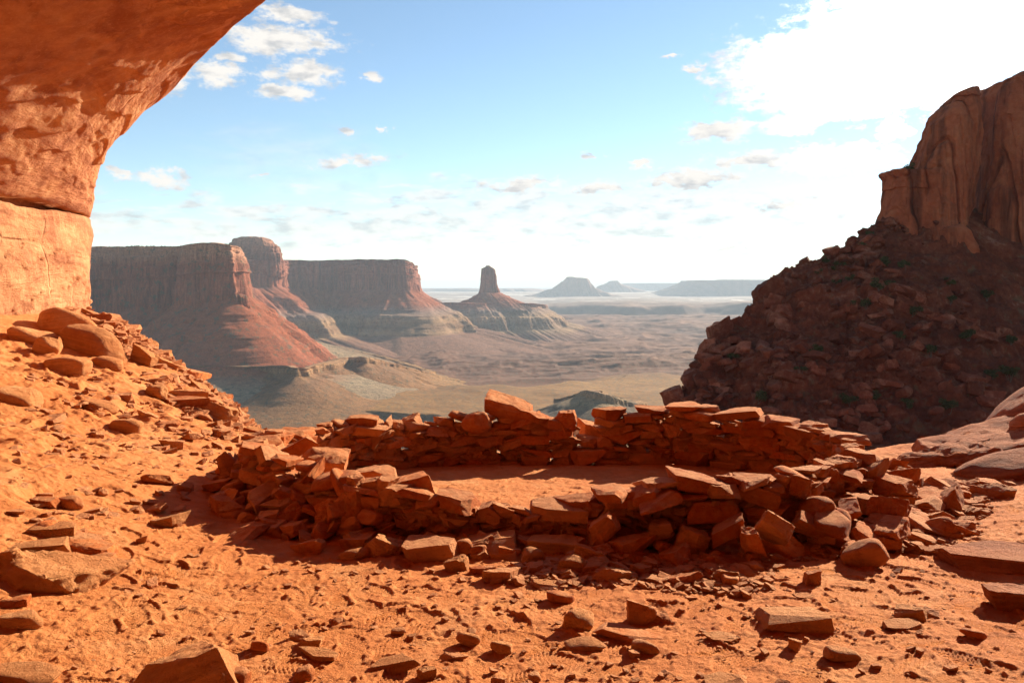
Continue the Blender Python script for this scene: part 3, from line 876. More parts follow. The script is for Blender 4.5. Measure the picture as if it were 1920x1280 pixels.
t.L.new(t.bump(t.noise(pos, 1.6, 7, 0.72), 0.9, 0.6), b.inputs['Normal'])

DOWN = np.array([-0.36, -0.93]); DOWN = DOWN / np.linalg.norm(DOWN)
def slope_point(i, q):
    """q metres down the near flank (negative: down the far flank) from ridge sample i"""
    p = RIDGE[i]
    z = p[2] - np.where(q > 0, 0.66 * q, 0.75 * -q)
    x, y = p[0] + DOWN[0] * q, p[1] + DOWN[1] * q
    return x, y, z

def slope_detail(x, y, z):
    led = fbm2(x * 0 + z * 0.22 + 0.6 * fbm2(x * 0.02, y * 0.02, 2, 203), x * 0.03, 3, 205)
    return 2.1 * fbm3(x * 0.06, y * 0.06, z * 0.06, 3, 207) + 0.9 * ridge2(x * 0.25, y * 0.25 + z * 0.2, 4, 209) + 1.6 * np.maximum(0, led) + 0.35 * fbm3(x * 0.9, y * 0.9, z * 0.9, 3, 211)

def make_slope():
    qs = np.concatenate([np.linspace(-60, -1, 30), np.linspace(-0.8, 120, 330)])
    n = len(RIDGE)
    I, Q = np.meshgrid(np.arange(n), qs, indexing='ij')
    x = RIDGE[I, 0] + DOWN[0] * Q; y = RIDGE[I, 1] + DOWN[1] * Q
    z = RIDGE[I, 2] - np.where(Q > 0, 0.66 * Q, -0.75 * Q)
    d = slope_detail(x, y, z)
    ax, ay = at(1815, 470, 177)[:2]
    z2 = z + d * 0.75 - 1.2 + 5.0 * np.exp(-((x - ax) / 8.0) ** 2 - ((y - ay) / 9.0) ** 2)
    y2 = y - d * 0.4
    P = np.stack([x, y2, z2], -1)
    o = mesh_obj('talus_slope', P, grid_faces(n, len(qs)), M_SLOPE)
    tag(o, 'dark shaded boulder slope descending from the right cliff', 'slope', kind='structure')
    return P, qs
SLOPE_P, SLOPE_Q = make_slope()

M_CLIFF = rock_material('shaded_cliff', (0.25, 0.056, 0.022), (0.42, 0.108, 0.045), (0.52, 0.175, 0.080), 0.16, 1.0, 3, strata=0.0, vary=0.0, varnish=0.35)
cl = bpy.data.objects.new('cliff', None); COL.objects.link(cl)
cb = at(1800, 500, 180); cl.location = Vector(cb)
tag(cl, 'tall split sandstone cliff with a dark crack at the right edge', 'cliff', kind='structure')
def cliff_part(name, *a, **k):
    o = column(name, *a, **k)
    o.parent = cl; o.matrix_parent_inverse = Matrix.Translation(-Vector(cb))
cliff_part('pillar', [(176, 1798, 1811), (178, 1792, 1816), (183, 1783, 1817), (192, 1774, 1820), (203, 1761, 1821), (215, 1752, 1822), (240, 1742, 1821), (265, 1736, 1819), (300, 1726, 1815), (340, 1714, 1811), (400, 1702, 1806), (470, 1690, 1802), (600, 1685, 1798)],
           184, 9, M_CLIFF, 301, na=520, nz=320, flute=0.35, fs=5, rough=0.9, exp=2.8, stretch=0.8, joints=(5.0, 15.0, 1.3))
cliff_part('block', [(120, 1990, 2700), (148, 1905, 2900), (156, 1868, 3000), (166, 1845, 3000), (185, 1835, 3000), (230, 1831, 3000), (300, 1825, 3000), (400, 1816, 3000), (500, 1811, 3000), (700, 1818, 3000)],
           193, 14, M_CLIFF, 303, na=1500, nz=340, flute=0.35, fs=7.0, rough=1.1, exp=7, stretch=0.8, joints=(6.5, 18.0, 1.8))
cliff_part('rear_face', [(222, 1800, 1960), (235, 1790, 1980), (400, 1780, 1990), (700, 1770, 2000)], 214, 9, M_CLIFF, 309, na=160, nz=80, flute=0.3, fs=4, rough=0.4, exp=4)
cliff_part('ledge', [(323, 1662, 1760), (326, 1659, 1770), (331, 1662, 1780), (337, 1668, 1790), (360, 1664, 1790), (395, 1655, 1800), (430, 1640, 1800), (480, 1630, 1800)],
           183, 7, M_CLIFF, 305, na=360, nz=160, flute=0.25, fs=3.0, rough=0.5, exp=2.8, joints=(3.0, 4.0, 1.0))
cliff_part('foot', [(425, 1765, 1800), (435, 1735, 1815), (470, 1710, 1830), (520, 1690, 1840), (600, 1660, 1850)], 179, 8, M_CLIFF, 307, na=260, nz=100, flute=0.5, fs=4, rough=0.9, exp=2.3)

# ------------------------------------------------------------------ stones
_ICO = {}
def ico(sub):
    if sub not in _ICO:
        bm = bmesh.new()
        bmesh.ops.create_icosphere(bm, subdivisions=sub, radius=1)
        V = np.array([v.co[:] for v in bm.verts]); F = np.array([[v.index for v in f.verts] for f in bm.faces])
        bm.free()
        _ICO[sub] = (V / np.linalg.norm(V, axis=1)[:, None], F)
    return _ICO[sub]

def cut_rock(dims, style, seed, sub):
    r = np.random.default_rng(seed * 7919 + 13)
    bm = bmesh.new()
    bmesh.ops.create_cube(bm, size=4)
    tp, sp, cuts = (0.07, 0.28, 5) if style in ('slab', 'ledge') else (0.17, 0.27, 6)
    pl = []
    for ax in range(3):
        for sg in (-1, 1):
            nrm = np.zeros(3); nrm[ax] = sg
            nrm += r.normal(0, tp if ax == 2 else sp, 3) * (np.array([1, 1, 0.5]) if ax < 2 else 1)
            pl.append((nrm / np.linalg.norm(nrm), r.uniform(0.86, 1.0)))
    for k in range(cuts):
        nrm = r.normal(0, 1, 3) * np.array([1, 1, 0.6])
        pl.append((nrm / np.linalg.norm(nrm), r.uniform(0.82, 1.15)))
    for nrm, d in pl:
        g = bm.verts[:] + bm.edges[:] + bm.faces[:]
        bmesh.ops.bisect_plane(bm, geom=g, dist=1e-5, plane_co=Vector(nrm * d), plane_no=Vector(nrm), clear_outer=True)
        be = [e for e in bm.edges if len(e.link_faces) == 1]
        if be:
            bmesh.ops.holes_fill(bm, edges=be, sides=0)
    bmesh.ops.dissolve_degenerate(bm, dist=0.02, edges=bm.edges[:])
    # worn edges in true proportions
    dd = np.asarray(dims) / max(dims)
    for v in bm.verts:
        v.co = Vector((v.co.x * dd[0], v.co.y * dd[1], v.co.z * dd[2]))
    bmesh.ops.bevel(bm, geom=bm.edges[:], offset=min(dd) * (0.28 if style == 'ledge' else r.uniform(.09, .20)), segments=4 if style == 'ledge' else (3 if sub > 3 else (2 if sub > 2 else 1)), profile=0.6, affect='EDGES', clamp_overlap=True)
    bmesh.ops.triangulate(bm, faces=bm.faces[:])
    for it in range(max(0, sub - 2) + (1 if sub > 3 else 0)):
        lim = (0.30, 0.17, 0.10, 0.07)[it]
        long_ = [e for e in bm.edges if e.calc_length() > lim]
        if long_:
            bmesh.ops.subdivide_edges(bm, edges=long_, cuts=1)
            bmesh.ops.triangulate(bm, faces=[f for f in bm.faces if len(f.verts) > 3])
    bm.normal_update()
    V = np.array([v.co[:] for v in bm.verts]); N = np.array([v.normal[:] for v in bm.verts])
    F = np.array([[v.index for v in f.verts] for f in bm.faces])
    bm.free()
    s0 = seed * 3.17 % 97
    m = min(dd)
    n1 = fbm3(V[:, 0] * 2.2 + s0, V[:, 1] * 2.2, V[:, 2] * 2.8, 2, seed)
    n2 = fbm3(V[:, 0] * 8 + s0, V[:, 1] * 8, V[:, 2] * 16, 2, seed + 3)
    n3 = vnoise3(V[:, 0] * 4 + s0, V[:, 1] * 4, V[:, 2] * 7, seed + 6)
    if style == 'ledge':
        lay = np.round(2.2 * vnoise2(V[:, 2] * 5.5 / m + s0, V[:, 0] * 1.1 + V[:, 1] * 0.7, seed + 12)) / 2.2
        cr = np.abs(vnoise2(V[:, 0] * 3.2 + s0, V[:, 1] * 1.6 + V[:, 2], seed + 14))
        V[:, :2] += N[:, :2] * (0.16 * m * lay)[:, None]
        V = V - N * (0.13 * m * (1 - sstep(cr, 0, 0.09)))[:, None]
    big = 0.45 if sub > 4 and style != 'ledge' else 1.0
    V = V + N * (big * (0.085 * n1 + 0.045 * n2 - 0.16 * np.maximum(0, n3 - 0.25)) * m * (1.7 if style == 'ledge' else 1))[:, None]
    return V * max(dims) / 2, F

def rock_verts(dims, style, seed, sub):
    if style in ('slab', 'block', 'ledge') and sub > 1:
        return cut_rock(dims, style, seed, sub)
    return ico_rock(dims, style, seed, sub)

def ico_rock(dims, style, seed, sub):
    r = np.random.default_rng(seed * 7919 + 13)
    D, F = ico(sub)
    pl = []
    if style == 'slab':
        tp, sp, cuts, p, j = 0.07, 0.30, 6, 44, 0.0
    elif style == 'block':
        tp, sp, cuts, p, j = 0.16, 0.26, 7, 38, 0.0
    elif style == 'round':
        tp, sp, cuts, p, j = 0.22, 0.4, 5, 7, 0.0
    else:   # dome
        tp, sp, cuts, p, j = 0.25, 0.4, 3, 4, 0.0
    for ax in range(3):
        for sg in (-1, 1):
            nrm = np.zeros(3); nrm[ax] = sg
            nrm += r.normal(0, tp if ax == 2 else sp, 3) * (np.array([1, 1, 0.5]) if ax < 2 else 1)
            nrm /= np.linalg.norm(nrm)
            pl.append((nrm, r.uniform(0.86, 1.0)))
    for k in range(cuts):
        nrm = r.normal(0, 1, 3) * np.array([1, 1, 0.55])
        nrm /= np.linalg.norm(nrm)
        pl.append((nrm, r.uniform(0.86, 1.18)))
    acc = 0
    for nrm, d in pl:
        acc = acc + np.maximum(0, D @ nrm / d) ** p
    V = D * np.minimum(acc ** (-1.0 / p), 1.22)[:, None]
    V = V * np.asarray(dims) / 2
    m = min(dims); L = max(dims)
    s0 = float(r.uniform(0, 100))
    f = 2.4 / L
    a = (0.022 if style in ('slab', 'block') else 0.035) * m + 0.004 * L
    nz = fbm3(V[:, 0] * f + s0, V[:, 1] * f, V[:, 2] * f * 1.6, 4, seed)
    V = V + D * (a * nz)[:, None]
    if style in ('slab', 'block'):
        lay = vnoise2(V[:, 2] * 9 / m + s0, V[:, 0] * 1.2 / L + V[:, 1] * 1.2 / L, seed + 5)
        V[:, :2] *= (1 + 0.035 * lay * min(1, m / L * 3))[:, None]
        chip = vnoise3(V[:, 0] * 5 / L + s0, V[:, 1] * 5 / L, V[:, 2] * 5 / L, seed + 8)
        V = V - D * (np.maximum(0, chip - 0.35) * 0.22 * m)[:, None]
    return V, F

STONES = []      # every loose stone with what is needed to describe it
_seed = [100]
def stone(name, loc, dims, yaw=0.0, roll=0.0, pitch=0.0, style='slab', mat=None, label=None, cat='stone', group=None, where=None, sub=None):
    """loc is the centre; yaw about the vertical, roll lifts the right end as seen from the camera, pitch tips the far side up"""
    _seed[0] += 1
    if sub is None:
        app = max(dims) / max(1.5, math.hypot(loc[0], loc[1])) * 800
        sub = 5 if app > 55 else (4 if app > 13 else 3)
    V, F = rock_verts(dims, style, zlib.crc32(label.encode()) % 9973 if label else _seed[0], sub)
    o = mesh_obj(name, V, F, mat or M_STONE, True)
    if style in ('slab', 'block'):
        o.data.set_sharp_from_angle(angle=R(26))
    m = Matrix.Rotation(R(-roll), 4, 'Y') @ Matrix.Rotation(R(pitch), 4, 'X') @ Matrix.Rotation(R(yaw), 4, 'Z')
    o.rotation_euler = m.to_euler()
    o.location = Vector(loc)
    if label:
        tag(o, label, cat, group)
    else:
        tag(o, None, cat, group)
        STONES.append((o, style, dims, where))
    return o

def px_of(loc):
    return 960 + loc[0] / loc[1] * FPX

# ---- small stones go into one mesh
PEB_V, PEB_F = [], []
_pn = [0]
_PEB = {}
def pebble(loc, d, seed):
    kk = (seed % 90, 1 if d < 0.022 else 2)
    if kk not in _PEB:
        _PEB[kk] = rock_verts((1.25, 1, 0.35 + 0.3 * (seed % 7) / 6), 'block', kk[0], kk[1])
    V, F = _PEB[kk]
    V = V * d
    a = seed * 2.399
    c, s_ = math.cos(a), math.sin(a)
    X = V[:, 0] * c - V[:, 1] * s_; Yv = V[:, 0] * s_ + V[:, 1] * c
    tl = 0.35 * math.sin(seed * 1.7)
    Z = V[:, 2] + X * tl
    PEB_V.append(np.stack([X, Yv, Z], 1) + np.asarray(loc)); PEB_F.append(F + _pn[0]); _pn[0] += len(V)

# ---- the ring of stacked stones: walls built course by course
FRONT_NAMES = {}
def wall(section, pts, thick, rng_, lmin=.17, lmax=.40, hmin=.065, hmax=.13, skip_low=0.0, tiltn=5.0, back_rows=0):
    """pts: x, y, height of the wall above the sand"""
    C = catmull(pts, 400)
    s = np.concatenate([[0], np.cumsum(np.hypot(np.diff(C[:, 0]), np.diff(C[:, 1])))])
    Ltot = s[-1]
    nb = int(Ltot / 0.01)
    sb = (np.arange(nb) + 0.5) * 0.01
    bx, by, bt = (np.interp(sb, s, C[:, i]) for i in range(3))
    H = np.zeros(nb) - 0.03
    H += skip_low
    base = ground_z(bx, by)
    for q in range(int(Ltot * 115)):                       # small chinking stones in the core
        i = int(rng_.uniform(0, nb - 1)); k0, k1 = max(0, i - 4), min(nb - 1, i + 4)
        yw = math.atan2(by[k1] - by[k0], bx[k1] - bx[k0]); of = rng_.uniform(-.3, .3) * thick
        d = rng_.uniform(.055, .12)
        pebble((bx[i] - math.sin(yw) * of, by[i] + math.cos(yw) * of, base[i] + rng_.uniform(0, .86) * bt[i]), d, int(rng_.uniform(0, 9000)))
    for q in range(int(Ltot * 38)):
        i = int(rng_.uniform(0, nb - 1))
        pebble((bx[i] + rng_.normal() * .02, by[i] + rng_.normal() * .02, base[i] + rng_.uniform(.02, .72) * bt[i]), rng_.uniform(.11, .17), int(rng_.uniform(0, 9000)))
    course = 0
    while course < 18:
        pos_ = -rng_.uniform(0, 0.12)
        placed = 0
        while pos_ < Ltot - 0.05:
            big = course == 0 or rng_.random() < 0.16
            L = rng_.uniform(lmin, lmax) * (1.25 if big else 1.0)
            h = rng_.uniform(hmin, hmax) * (1.4 if big else 1.0) * (0.75 + L * 0.9)
            a, b_ = max(0, int(pos_ / 0.01)), min(nb, int((pos_ + L) / 0.01))
            if b_ - a < 5:
                pos_ += L; continue
            hs = H[a:b_]
            tgt = bt[a:b_].mean()
            z0 = np.percentile(hs, 70)
            if z0 + h * 0.5 > tgt + 0.02:
                pos_ += L * 0.6; continue
            mid = (a + b_) // 2
            x, y = bx[mid], by[mid]
            k0, k1 = max(0, mid - 4), min(nb - 1, mid + 4)
            yaw = math.degrees(math.atan2(by[k1] - by[k0], bx[k1] - bx[k0]))
            sl = math.degrees(math.atan2(hs[-3:].mean() - hs[:3].mean(), L)) * 0.6
            sl = max(-16, min(16, sl)) + rng_.normal() * tiltn
            top = z0 + h > tgt - 0.05
            if top: sl += rng_.normal() * tiltn
            W = min(thick, L * 1.05) * rng_.uniform(0.9, 1.15)
            off = rng_.normal() * 0.02
            nx, ny = -math.sin(R(yaw)), math.cos(R(yaw))
            roll = sl if abs(yaw) < 90 else -sl
            zc = z0 + h * 0.46 + base[mid]
            style = 'slab' if h / L < 0.42 else 'block'
            if rng_.random() < 0.14: style = 'round'
            o = stone('wall_stone', (x + nx * off, y + ny * off, zc), (L * 1.06, W, h * 1.08), yaw + rng_.normal() * 5, roll if abs(((yaw + 90) % 180) - 90) < 50 else roll * 0.3, rng_.normal() * 4,
                      style, group='stones of the ring wall', where=(section, 'top' if top else ('bottom' if course == 0 else 'middle')))
            H[a:b_] = np.maximum(hs, z0 + h * 0.93)
            # a stone is seldom quite as wide as its neighbour is near
            pos_ += L * rng_.uniform(0.97, 1.06)
            placed += 1
        course += 1
        if placed == 0 and course > 3:
            break

rw = random.Random(5)
class _R:                      # small adapter: uniform, random, normal
    def __init__(s, k): s.r = random.Random(k)
    def uniform(s, a, b): return s.r.uniform(a, b)
    def random(s): return s.r.random()
    def normal(s): return s.r.gauss(0, 1)
wall('front wall', [(-1.15, 5.75, .38), (-.75, 5.65, .34), (-.3, 5.6, .25), (.15, 5.56, .21), (.55, 5.53, .26), (.95, 5.48, .38), (1.35, 5.5, .42), (1.75, 5.6, .43), (2.15, 5.8, .43)], .28, _R(1), lmin=.11, lmax=.27, hmin=.045, hmax=.085, tiltn=5)
wall('right wall', [(2.2, 5.95, .42), (2.6, 6.3, .40), (2.95, 6.9, .42), (3.05, 7.5, .45), (2.95, 8.1, .48), (2.7, 8.4, .48)], .30, _R(2), lmin=.12, lmax=.30, hmin=.05, hmax=.09, tiltn=6)
wall('right back wall', [(2.75, 8.35, .54), (2.3, 8.6, .61), (1.8, 8.85, .64), (1.35, 8.92, .62), (.98, 8.92, .50)], .30, _R(3), lmin=.13, lmax=.38, hmin=.05, hmax=.12, tiltn=3.5)
wall('left back wall', [(.66, 8.9, .48), (.3, 8.92, .53), (-.2, 8.9, .51), (-.7, 8.8, .50), (-1.15, 8.6, .45)], .28, _R(4), lmin=.11, lmax=.30, hmin=.05, hmax=.105, tiltn=6)
wall('left wall', [(-1.2, 8.55, .44), (-1.6, 8.3, .46), (-1.95, 7.95, .44), (-2.15, 7.5, .42), (-2.2, 7.0, .42), (-2.0, 6.5, .40), (-1.65, 6.15, .38), (-1.2, 5.85, .36)], .32, _R(6), lmin=.12, lmax=.29, hmin=.05, hmax=.10, tiltn=13)
# low sill across the gap
stone('wall_stone', (.80, 8.9, -.19), (.34, .4, .17), 4, 0, 0, 'block', label='low block closing the foot of the gap in the back wall', group='stones of the ring wall')
stone('wall_stone', (.86, 8.95, -.04), (.26, .3, .10), -12, -6, 0, 'slab', label='thin slab lying on the sill of the gap in the back wall', group='stones of the ring wall')
stone('wall_stone', (.93, 9.2, .02), (.3, .3, .22), 20, -12, 0, 'block', label='orange block glimpsed outside through the gap in the back wall', group='stones of the ring wall')

# ---- the stones one can pick out: px box in the photo, distance, thickness in depth
def key(x0, y0, x1, y1, Y, depth, label, style='slab', roll=0, pitch=0, yaw=0, h=None, L=None, mat=None, name='wall_stone', group='stones of the ring wall', cat='stone'):
    cx, cy = (x0 + x1) / 2, (y0 + y1) / 2
    c = at(cx, cy, Y)
    wL = (L if L else (x1 - x0) / FPX * Y) * 0.9
    depth *= 0.8
    hh = h if h else max(0.5 * (y1 - y0), (y1 - y0) - 0.6 * depth * (EYE - c[2]) / Y ** 2 * FPX) / FPX * Y
    return stone(name, c, (wL, depth, hh), yaw, roll, pitch, style, mat, label, cat, group)

key(903, 741, 1008, 786, 8.92, .42, 'largest tilted slab jutting up above the back wall against the valley', 'slab', roll=-14, pitch=14, h=.17)
key(868, 770, 926, 812, 8.62, .30, 'rounded pale-faced block on the back wall below the jutting slab', 'round', roll=10)
key(1040, 768, 1084, 800, 8.85, .34, 'pale block at the broken end of the back wall beside the gap', 'block', roll=-8)
key(960, 768, 1035, 792, 8.86, .34, 'leaning flat stone right of the jutting slab on the back wall', 'slab', roll=-12)
key(752, 778, 792, 808, 8.7, .3, 'pointed block leaning on the back wall near its left end', 'block', roll=28)
key(644, 777, 716, 797, 8.3, .34, 'flat oblong block topping the left wall', 'slab', roll=2)
key(653, 795, 728, 818, 8.2, .34, 'long ridged stone under the flat oblong block of the left wall', 'slab', roll=-4)
key(488, 820, 592, 882, 7.15, .36, 'long plank-like slab leaning up to the right on the left wall', 'slab', roll=26, h=.13, L=.56)
key(562, 834, 652, 906, 6.75, .40, 'big dark-faced block with a pale broken top on the left wall', 'block', roll=-24, h=.24, pitch=16, L=.42)
key(570, 893, 680, 946, 6.15, .30, 'long smooth slab sloping down to the left in front of the left wall', 'slab', roll=20, h=.13, L=.46)
key(704, 890, 820, 948, 5.78, .40, 'big bright orange block crowning the junction of front and left walls', 'block', roll=9, h=.20)
key(655, 872, 750, 905, 6.2, .30, 'flat pale slab behind the big bright orange block', 'slab', roll=8, h=.10)
key(592, 935, 650, 996, 5.72, .26, 'upright squarish stone leaning at the foot of the left wall', 'block', roll=12, pitch=-14)
key(634, 922, 688, 994, 5.62, .24, 'tall upright slab leaning at the foot of the left wall, right of the squarish one', 'block', roll=-8, pitch=-16)
key(416, 850, 452, 908, 6.95, .34, 'upright slab standing at the far left end of the ring', 'block', roll=14, h=.30, L=.15)
key(450, 845, 520, 885, 7.0, .34, 'pale tilted slab topping the left end of the ring', 'slab', roll=-14, h=.12)
key(408, 946, 476, 998, 6.0, .32, 'squat rounded block in shadow at the left foot of the ring', 'round', roll=-4)
key(485, 978, 540, 1018, 5.6, .22, 'lit block standing alone left of the front slabs', 'block', roll=6)
key(1312, 898, 1384, 934, 5.45, .34, 'squared pale block on top of the front wall right of centre', 'block', roll=-3)
key(1372, 885, 1442, 912, 5.55, .36, 'flat slab capping the front wall right of the squared pale block', 'slab', roll=4)
key(1107, 908, 1181, 940, 5.42, .34, 'plump pale-topped slab on the middle of the front wall', 'slab', roll=-2)
key(1183, 903, 1246, 948, 5.42, .32, 'thick stone tilted up to the right on the front wall', 'block', roll=15, h=.09)
key(1195, 918, 1285, 955, 5.36, .3, 'long stone leaning up to the right below the thick tilted one', 'block', roll=14, h=.09)
key(1472, 886, 1522, 932, 5.6, .26, 'pale upright block with a chipped face near the right end of the front wall', 'block', roll=-14)
key(1420, 960, 1486, 1020, 5.12, .2, 'large pale slab leaning against the right foot of the front wall', 'slab', roll=-32, h=.15, L=.24, pitch=-30)
key(1098, 956, 1166, 1020, 5.22, .24, 'big dark slab standing on edge in the front wall', 'block', roll=38, h=.13, L=.22)
key(1332, 970, 1402, 1010, 5.15, .22, 'long stone leaning up to the right at the foot of the front wall', 'slab', roll=26, h=.09, L=.25)
key(1216, 970, 1262, 1010, 5.25, .24, 'squarish orange stone in the lower front wall', 'block')
key(1135, 1002, 1212, 1040, 5.15, .26, 'wide blocky foot stone of the front wall right of the slab on edge', 'block')
key(1390, 985, 1428, 1040, 5.0, .2, 'upright wedge of rock at the right foot of the front wall', 'block', roll=6)
key(1262, 985, 1330, 1040, 5.2, .22, 'leaning triangular stone low in the front wall', 'block', roll=-20)

# ---- stones and boulders on the ground: foot centre in the photo, width, height
def gstone(px, py, wpx, hpx, label, style='slab', roll=0, yaw=None, depth=None, mat=None, name='loose_stone', cat='stone', group='loose stones on the sand', sink=0.18, pitch=0):
    if mat is None and hash((py, px, 3)) % 100 < 55:
        mat = M_BOULDER
    g = on_ground(px, py)
    Y = g[1]
    L = wpx / FPX * Y
    dp = depth * L if depth else L * 0.62
    h = max(hpx * (0.72 if style == 'dome' else 0.45), hpx - 0.75 * dp * EYE / Y ** 2 * FPX) / FPX * Y
    yw = yaw if yaw is not None else (hash((px, py)) % 40 - 20)
    yy = Y + dp * 0.45
    z = float(ground_z(g[0], yy))
    return stone(name, (g[0] * yy / Y, yy, z + h * (0.5 - sink)), (L, dp, h * 1.3), yw, roll, pitch, style, mat, label, cat, group)
B = dict(mat=M_BOULDER, name='boulder', cat='boulder', group='boulders on the left slope')
gstone(120, 632, 118, 62, 'large ridged pale boulder hard against the foot of the alcove wall', 'dome', roll=8, **B)
gstone(176, 672, 122, 70, 'large smooth boulder in front of the ridged one below the alcove wall', 'dome', roll=-14, **B)
gstone(55, 648, 92, 40, 'low knobbly boulder near the left edge below the alcove wall', 'dome', roll=-4, **B)
gstone(90, 668, 52, 36, 'small wedge boulder squeezed between three larger ones', 'round', roll=-20, **B)
gstone(128, 704, 78, 44, 'pale flattish boulder in front of the two large ones', 'round', roll=4, **B)
gstone(200, 694, 58, 28, 'low half-buried boulder right of the pale flattish one', 'dome', **B)
gstone(268, 688, 46, 38, 'angular boulder standing at the rim of the left slope', 'block', roll=-16, **B)
gstone(316, 692, 52, 20, 'flat slab resting on the rim of the left slope', 'slab', roll=-22, **B)
gstone(26, 760, 92, 44, 'long smooth boulder cut by the left edge of the view', 'round', roll=-10, **B)
gstone(182, 770, 86, 26, 'long low whaleback boulder on the left slope', 'round', roll=-6, **B)
gstone(236, 818, 74, 38, 'rounded half-buried dome in the middle of the left slope', 'dome', roll=-6, **B)
gstone(292, 748, 44, 30, 'tan boulder half sunk below the slope rim', 'round', **B)
gstone(345, 754, 52, 28, 'reddish blocky boulder below the slope rim', 'block', roll=-5, **B)
gstone(412, 792, 62, 38, 'pale striped boulder low on the left slope', 'block', roll=-18, **B)
gstone(84, 950, 52, 24, 'square block standing in the sand on the far left path', 'block')
gstone(130, 954, 46, 30, 'rounded lump beside the square block on the left path', 'round')
gstone(95, 1006, 104, 36, 'flat-topped tan slab on the left path', 'slab')
gstone(152, 1020, 100, 26, 'thin slab lying against the flat-topped tan slab', 'slab', roll=-8)
gstone(72, 1042, 116, 40, 'dark-sided block with a pale right face on the left path', 'block', roll=4)
gstone(180, 1045, 86, 34, 'wide low stone right of the dark-sided block', 'block', roll=-6)
gstone(195, 1058, 62, 26, 'flat stone in front of the wide low stone', 'slab')
gstone(100, 1112, 170, 78, 'biggest sand-coloured boulder sunk in sand at the left', 'ledge', roll=-7, yaw=18, depth=.8, sink=0.2, mat=M_BOULDER)
gstone(20, 1068, 62, 44, 'grey-pink tilted slab behind the biggest sand boulder', 'slab', roll=22)
gstone(27, 1142, 52, 26, 'small square block at the left edge of the view', 'block')
gstone(36, 1184, 88, 44, 'pale pinkish loaf-shaped stone at the left edge', 'round')
gstone(45, 1285, 136, 48, 'pale flat stone in the bottom left corner', 'round', sink=0.3)
gstone(372, 1330, 160, 140, 'big angular block cut by the bottom edge, left of centre', 'block', roll=20, yaw=34, pitch=-12, depth=.9, sink=0.1, mat=M_BOULDER)
gstone(436, 1300, 64, 56, 'smooth round stone touching the big angular block at the bottom', 'round')
gstone(310, 987, 60, 24, 'pale pitted stone lying in the ring shadow', 'slab', roll=12)
gstone(585, 1037, 52, 30, 'wedge stone with a lit right face left of the front slabs', 'block', roll=14)
gstone(665, 1048, 58, 26, 'striped oval stone first in the row of front slabs', 'round')
gstone(722, 1044, 66, 40, 'pale slab leaning right in the row of front slabs', 'slab', roll=-24)
gstone(805, 1054, 106, 50, 'wide pale slab left of the largest front slab', 'slab', roll=4)
gstone(915, 1042, 122, 46, 'largest flat slab in the row before the front wall', 'slab', roll=4)
gstone(1042, 1040, 92, 40, 'smooth trapezoid slab right of the largest front slab', 'slab')
gstone(1110, 1060, 66, 38, 'thick pale slab in front of the smooth trapezoid slab', 'block', roll=-10)
gstone(1072, 1074, 52, 36, 'rounded pale cobble in front of the front slabs', 'round')
gstone(1000, 1056, 48, 34, 'dark cobble between the largest slab and the trapezoid slab', 'round')
gstone(858, 1070, 42, 30, 'pointed lit stone before the largest front slab', 'block', roll=12)
gstone(938, 1090, 56, 28, 'flat-topped wedge on the sand before the largest slab', 'block')
gstone(904, 1076, 42, 18, 'small flat block behind the flat-topped wedge', 'slab')
gstone(1155, 1092, 50, 32, 'tilted pale block on the rubble edge in front of the wall', 'block', roll=-12)
gstone(1025, 1102, 56, 14, 'thin flake lying before the rounded pale cobble', 'slab', roll=-5)
gstone(1050, 1130, 52, 26, 'flat grey-brown stone in the middle foreground', 'round')
gstone(1086, 1182, 62, 44, 'round dark stone in the middle foreground', 'round')
gstone(1205, 1170, 62, 46, 'angular pale-sided stone in the right middle foreground', 'block', roll=-12)
gstone(1236, 1168, 40, 24, 'small stone touching the angular pale-sided one', 'block')
gstone(1095, 1222, 74, 30, 'oval flat stone in the centre foreground', 'round', roll=6)
gstone(1170, 1200, 92, 24, 'long flat stone behind the oval flat one', 'slab', roll=-8)
gstone(1208, 1224, 52, 24, 'small dome stone right of the oval flat one', 'dome')
gstone(880, 1210, 44, 28, 'dull brown stone in the centre foreground', 'round')
gstone(940, 1224, 42, 26, 'half-buried lit pebble-like stone in the centre foreground', 'round')
gstone(735, 1258, 82, 26, 'dark pitted elongated stone near the bottom centre', 'slab', roll=10)
gstone(800, 1276, 34, 30, 'small upright stone at the bottom centre', 'block')
gstone(1490, 1184, 142, 48, 'big flat-topped rock half buried in the right foreground', 'block', sink=0.22)
gstone(1708, 1160, 56, 28, 'dark tilted block in the right foreground', 'block', roll=10)
gstone(1690, 1182, 80, 14, 'thin pale slab before the dark tilted block', 'slab')
gstone(1830, 1198, 50, 22, 'oval red stone near the right edge', 'round', roll=-8)
gstone(1576, 1240, 62, 32, 'smooth egg-shaped stone at the lower right', 'round', roll=-8)
gstone(1356, 1204, 58, 14, 'low dark slab left of the flat-topped rock', 'slab')
gstone(1360, 1286, 70, 26, 'dark low stone cut by the bottom edge right of centre', 'block')
gstone(1524, 1098, 36, 32, 'small upright triangular stone on the sand right of the rubble', 'block')
gstone(1510, 1122, 52, 10, 'pale thin chip on the sand below the triangular stone', 'slab')
gstone(1364, 1092, 50, 28, 'angular stone at the lower edge of the rubble', 'block', roll=-6)
gstone(582, 1212, 42, 20, 'small loaf stone in the lower left foreground', 'block')
gstone(606, 1238, 62, 22, 'greyish pitted stone below the small loaf stone', 'slab')
gstone(572, 1278, 42, 32, 'round lit stone at the bottom left of centre', 'round')
gstone(1600, 1000, 40, 26, 'squarish stone at the lower edge of the right rubble', 'block')
S = dict(mat=M_SLICK, name='slickrock_slab', cat='rock slab', group='slickrock ledges at the right')
gstone(1905, 1145, 100, 52, 'squared block cut by the right edge above the foreground', 'block', **S)
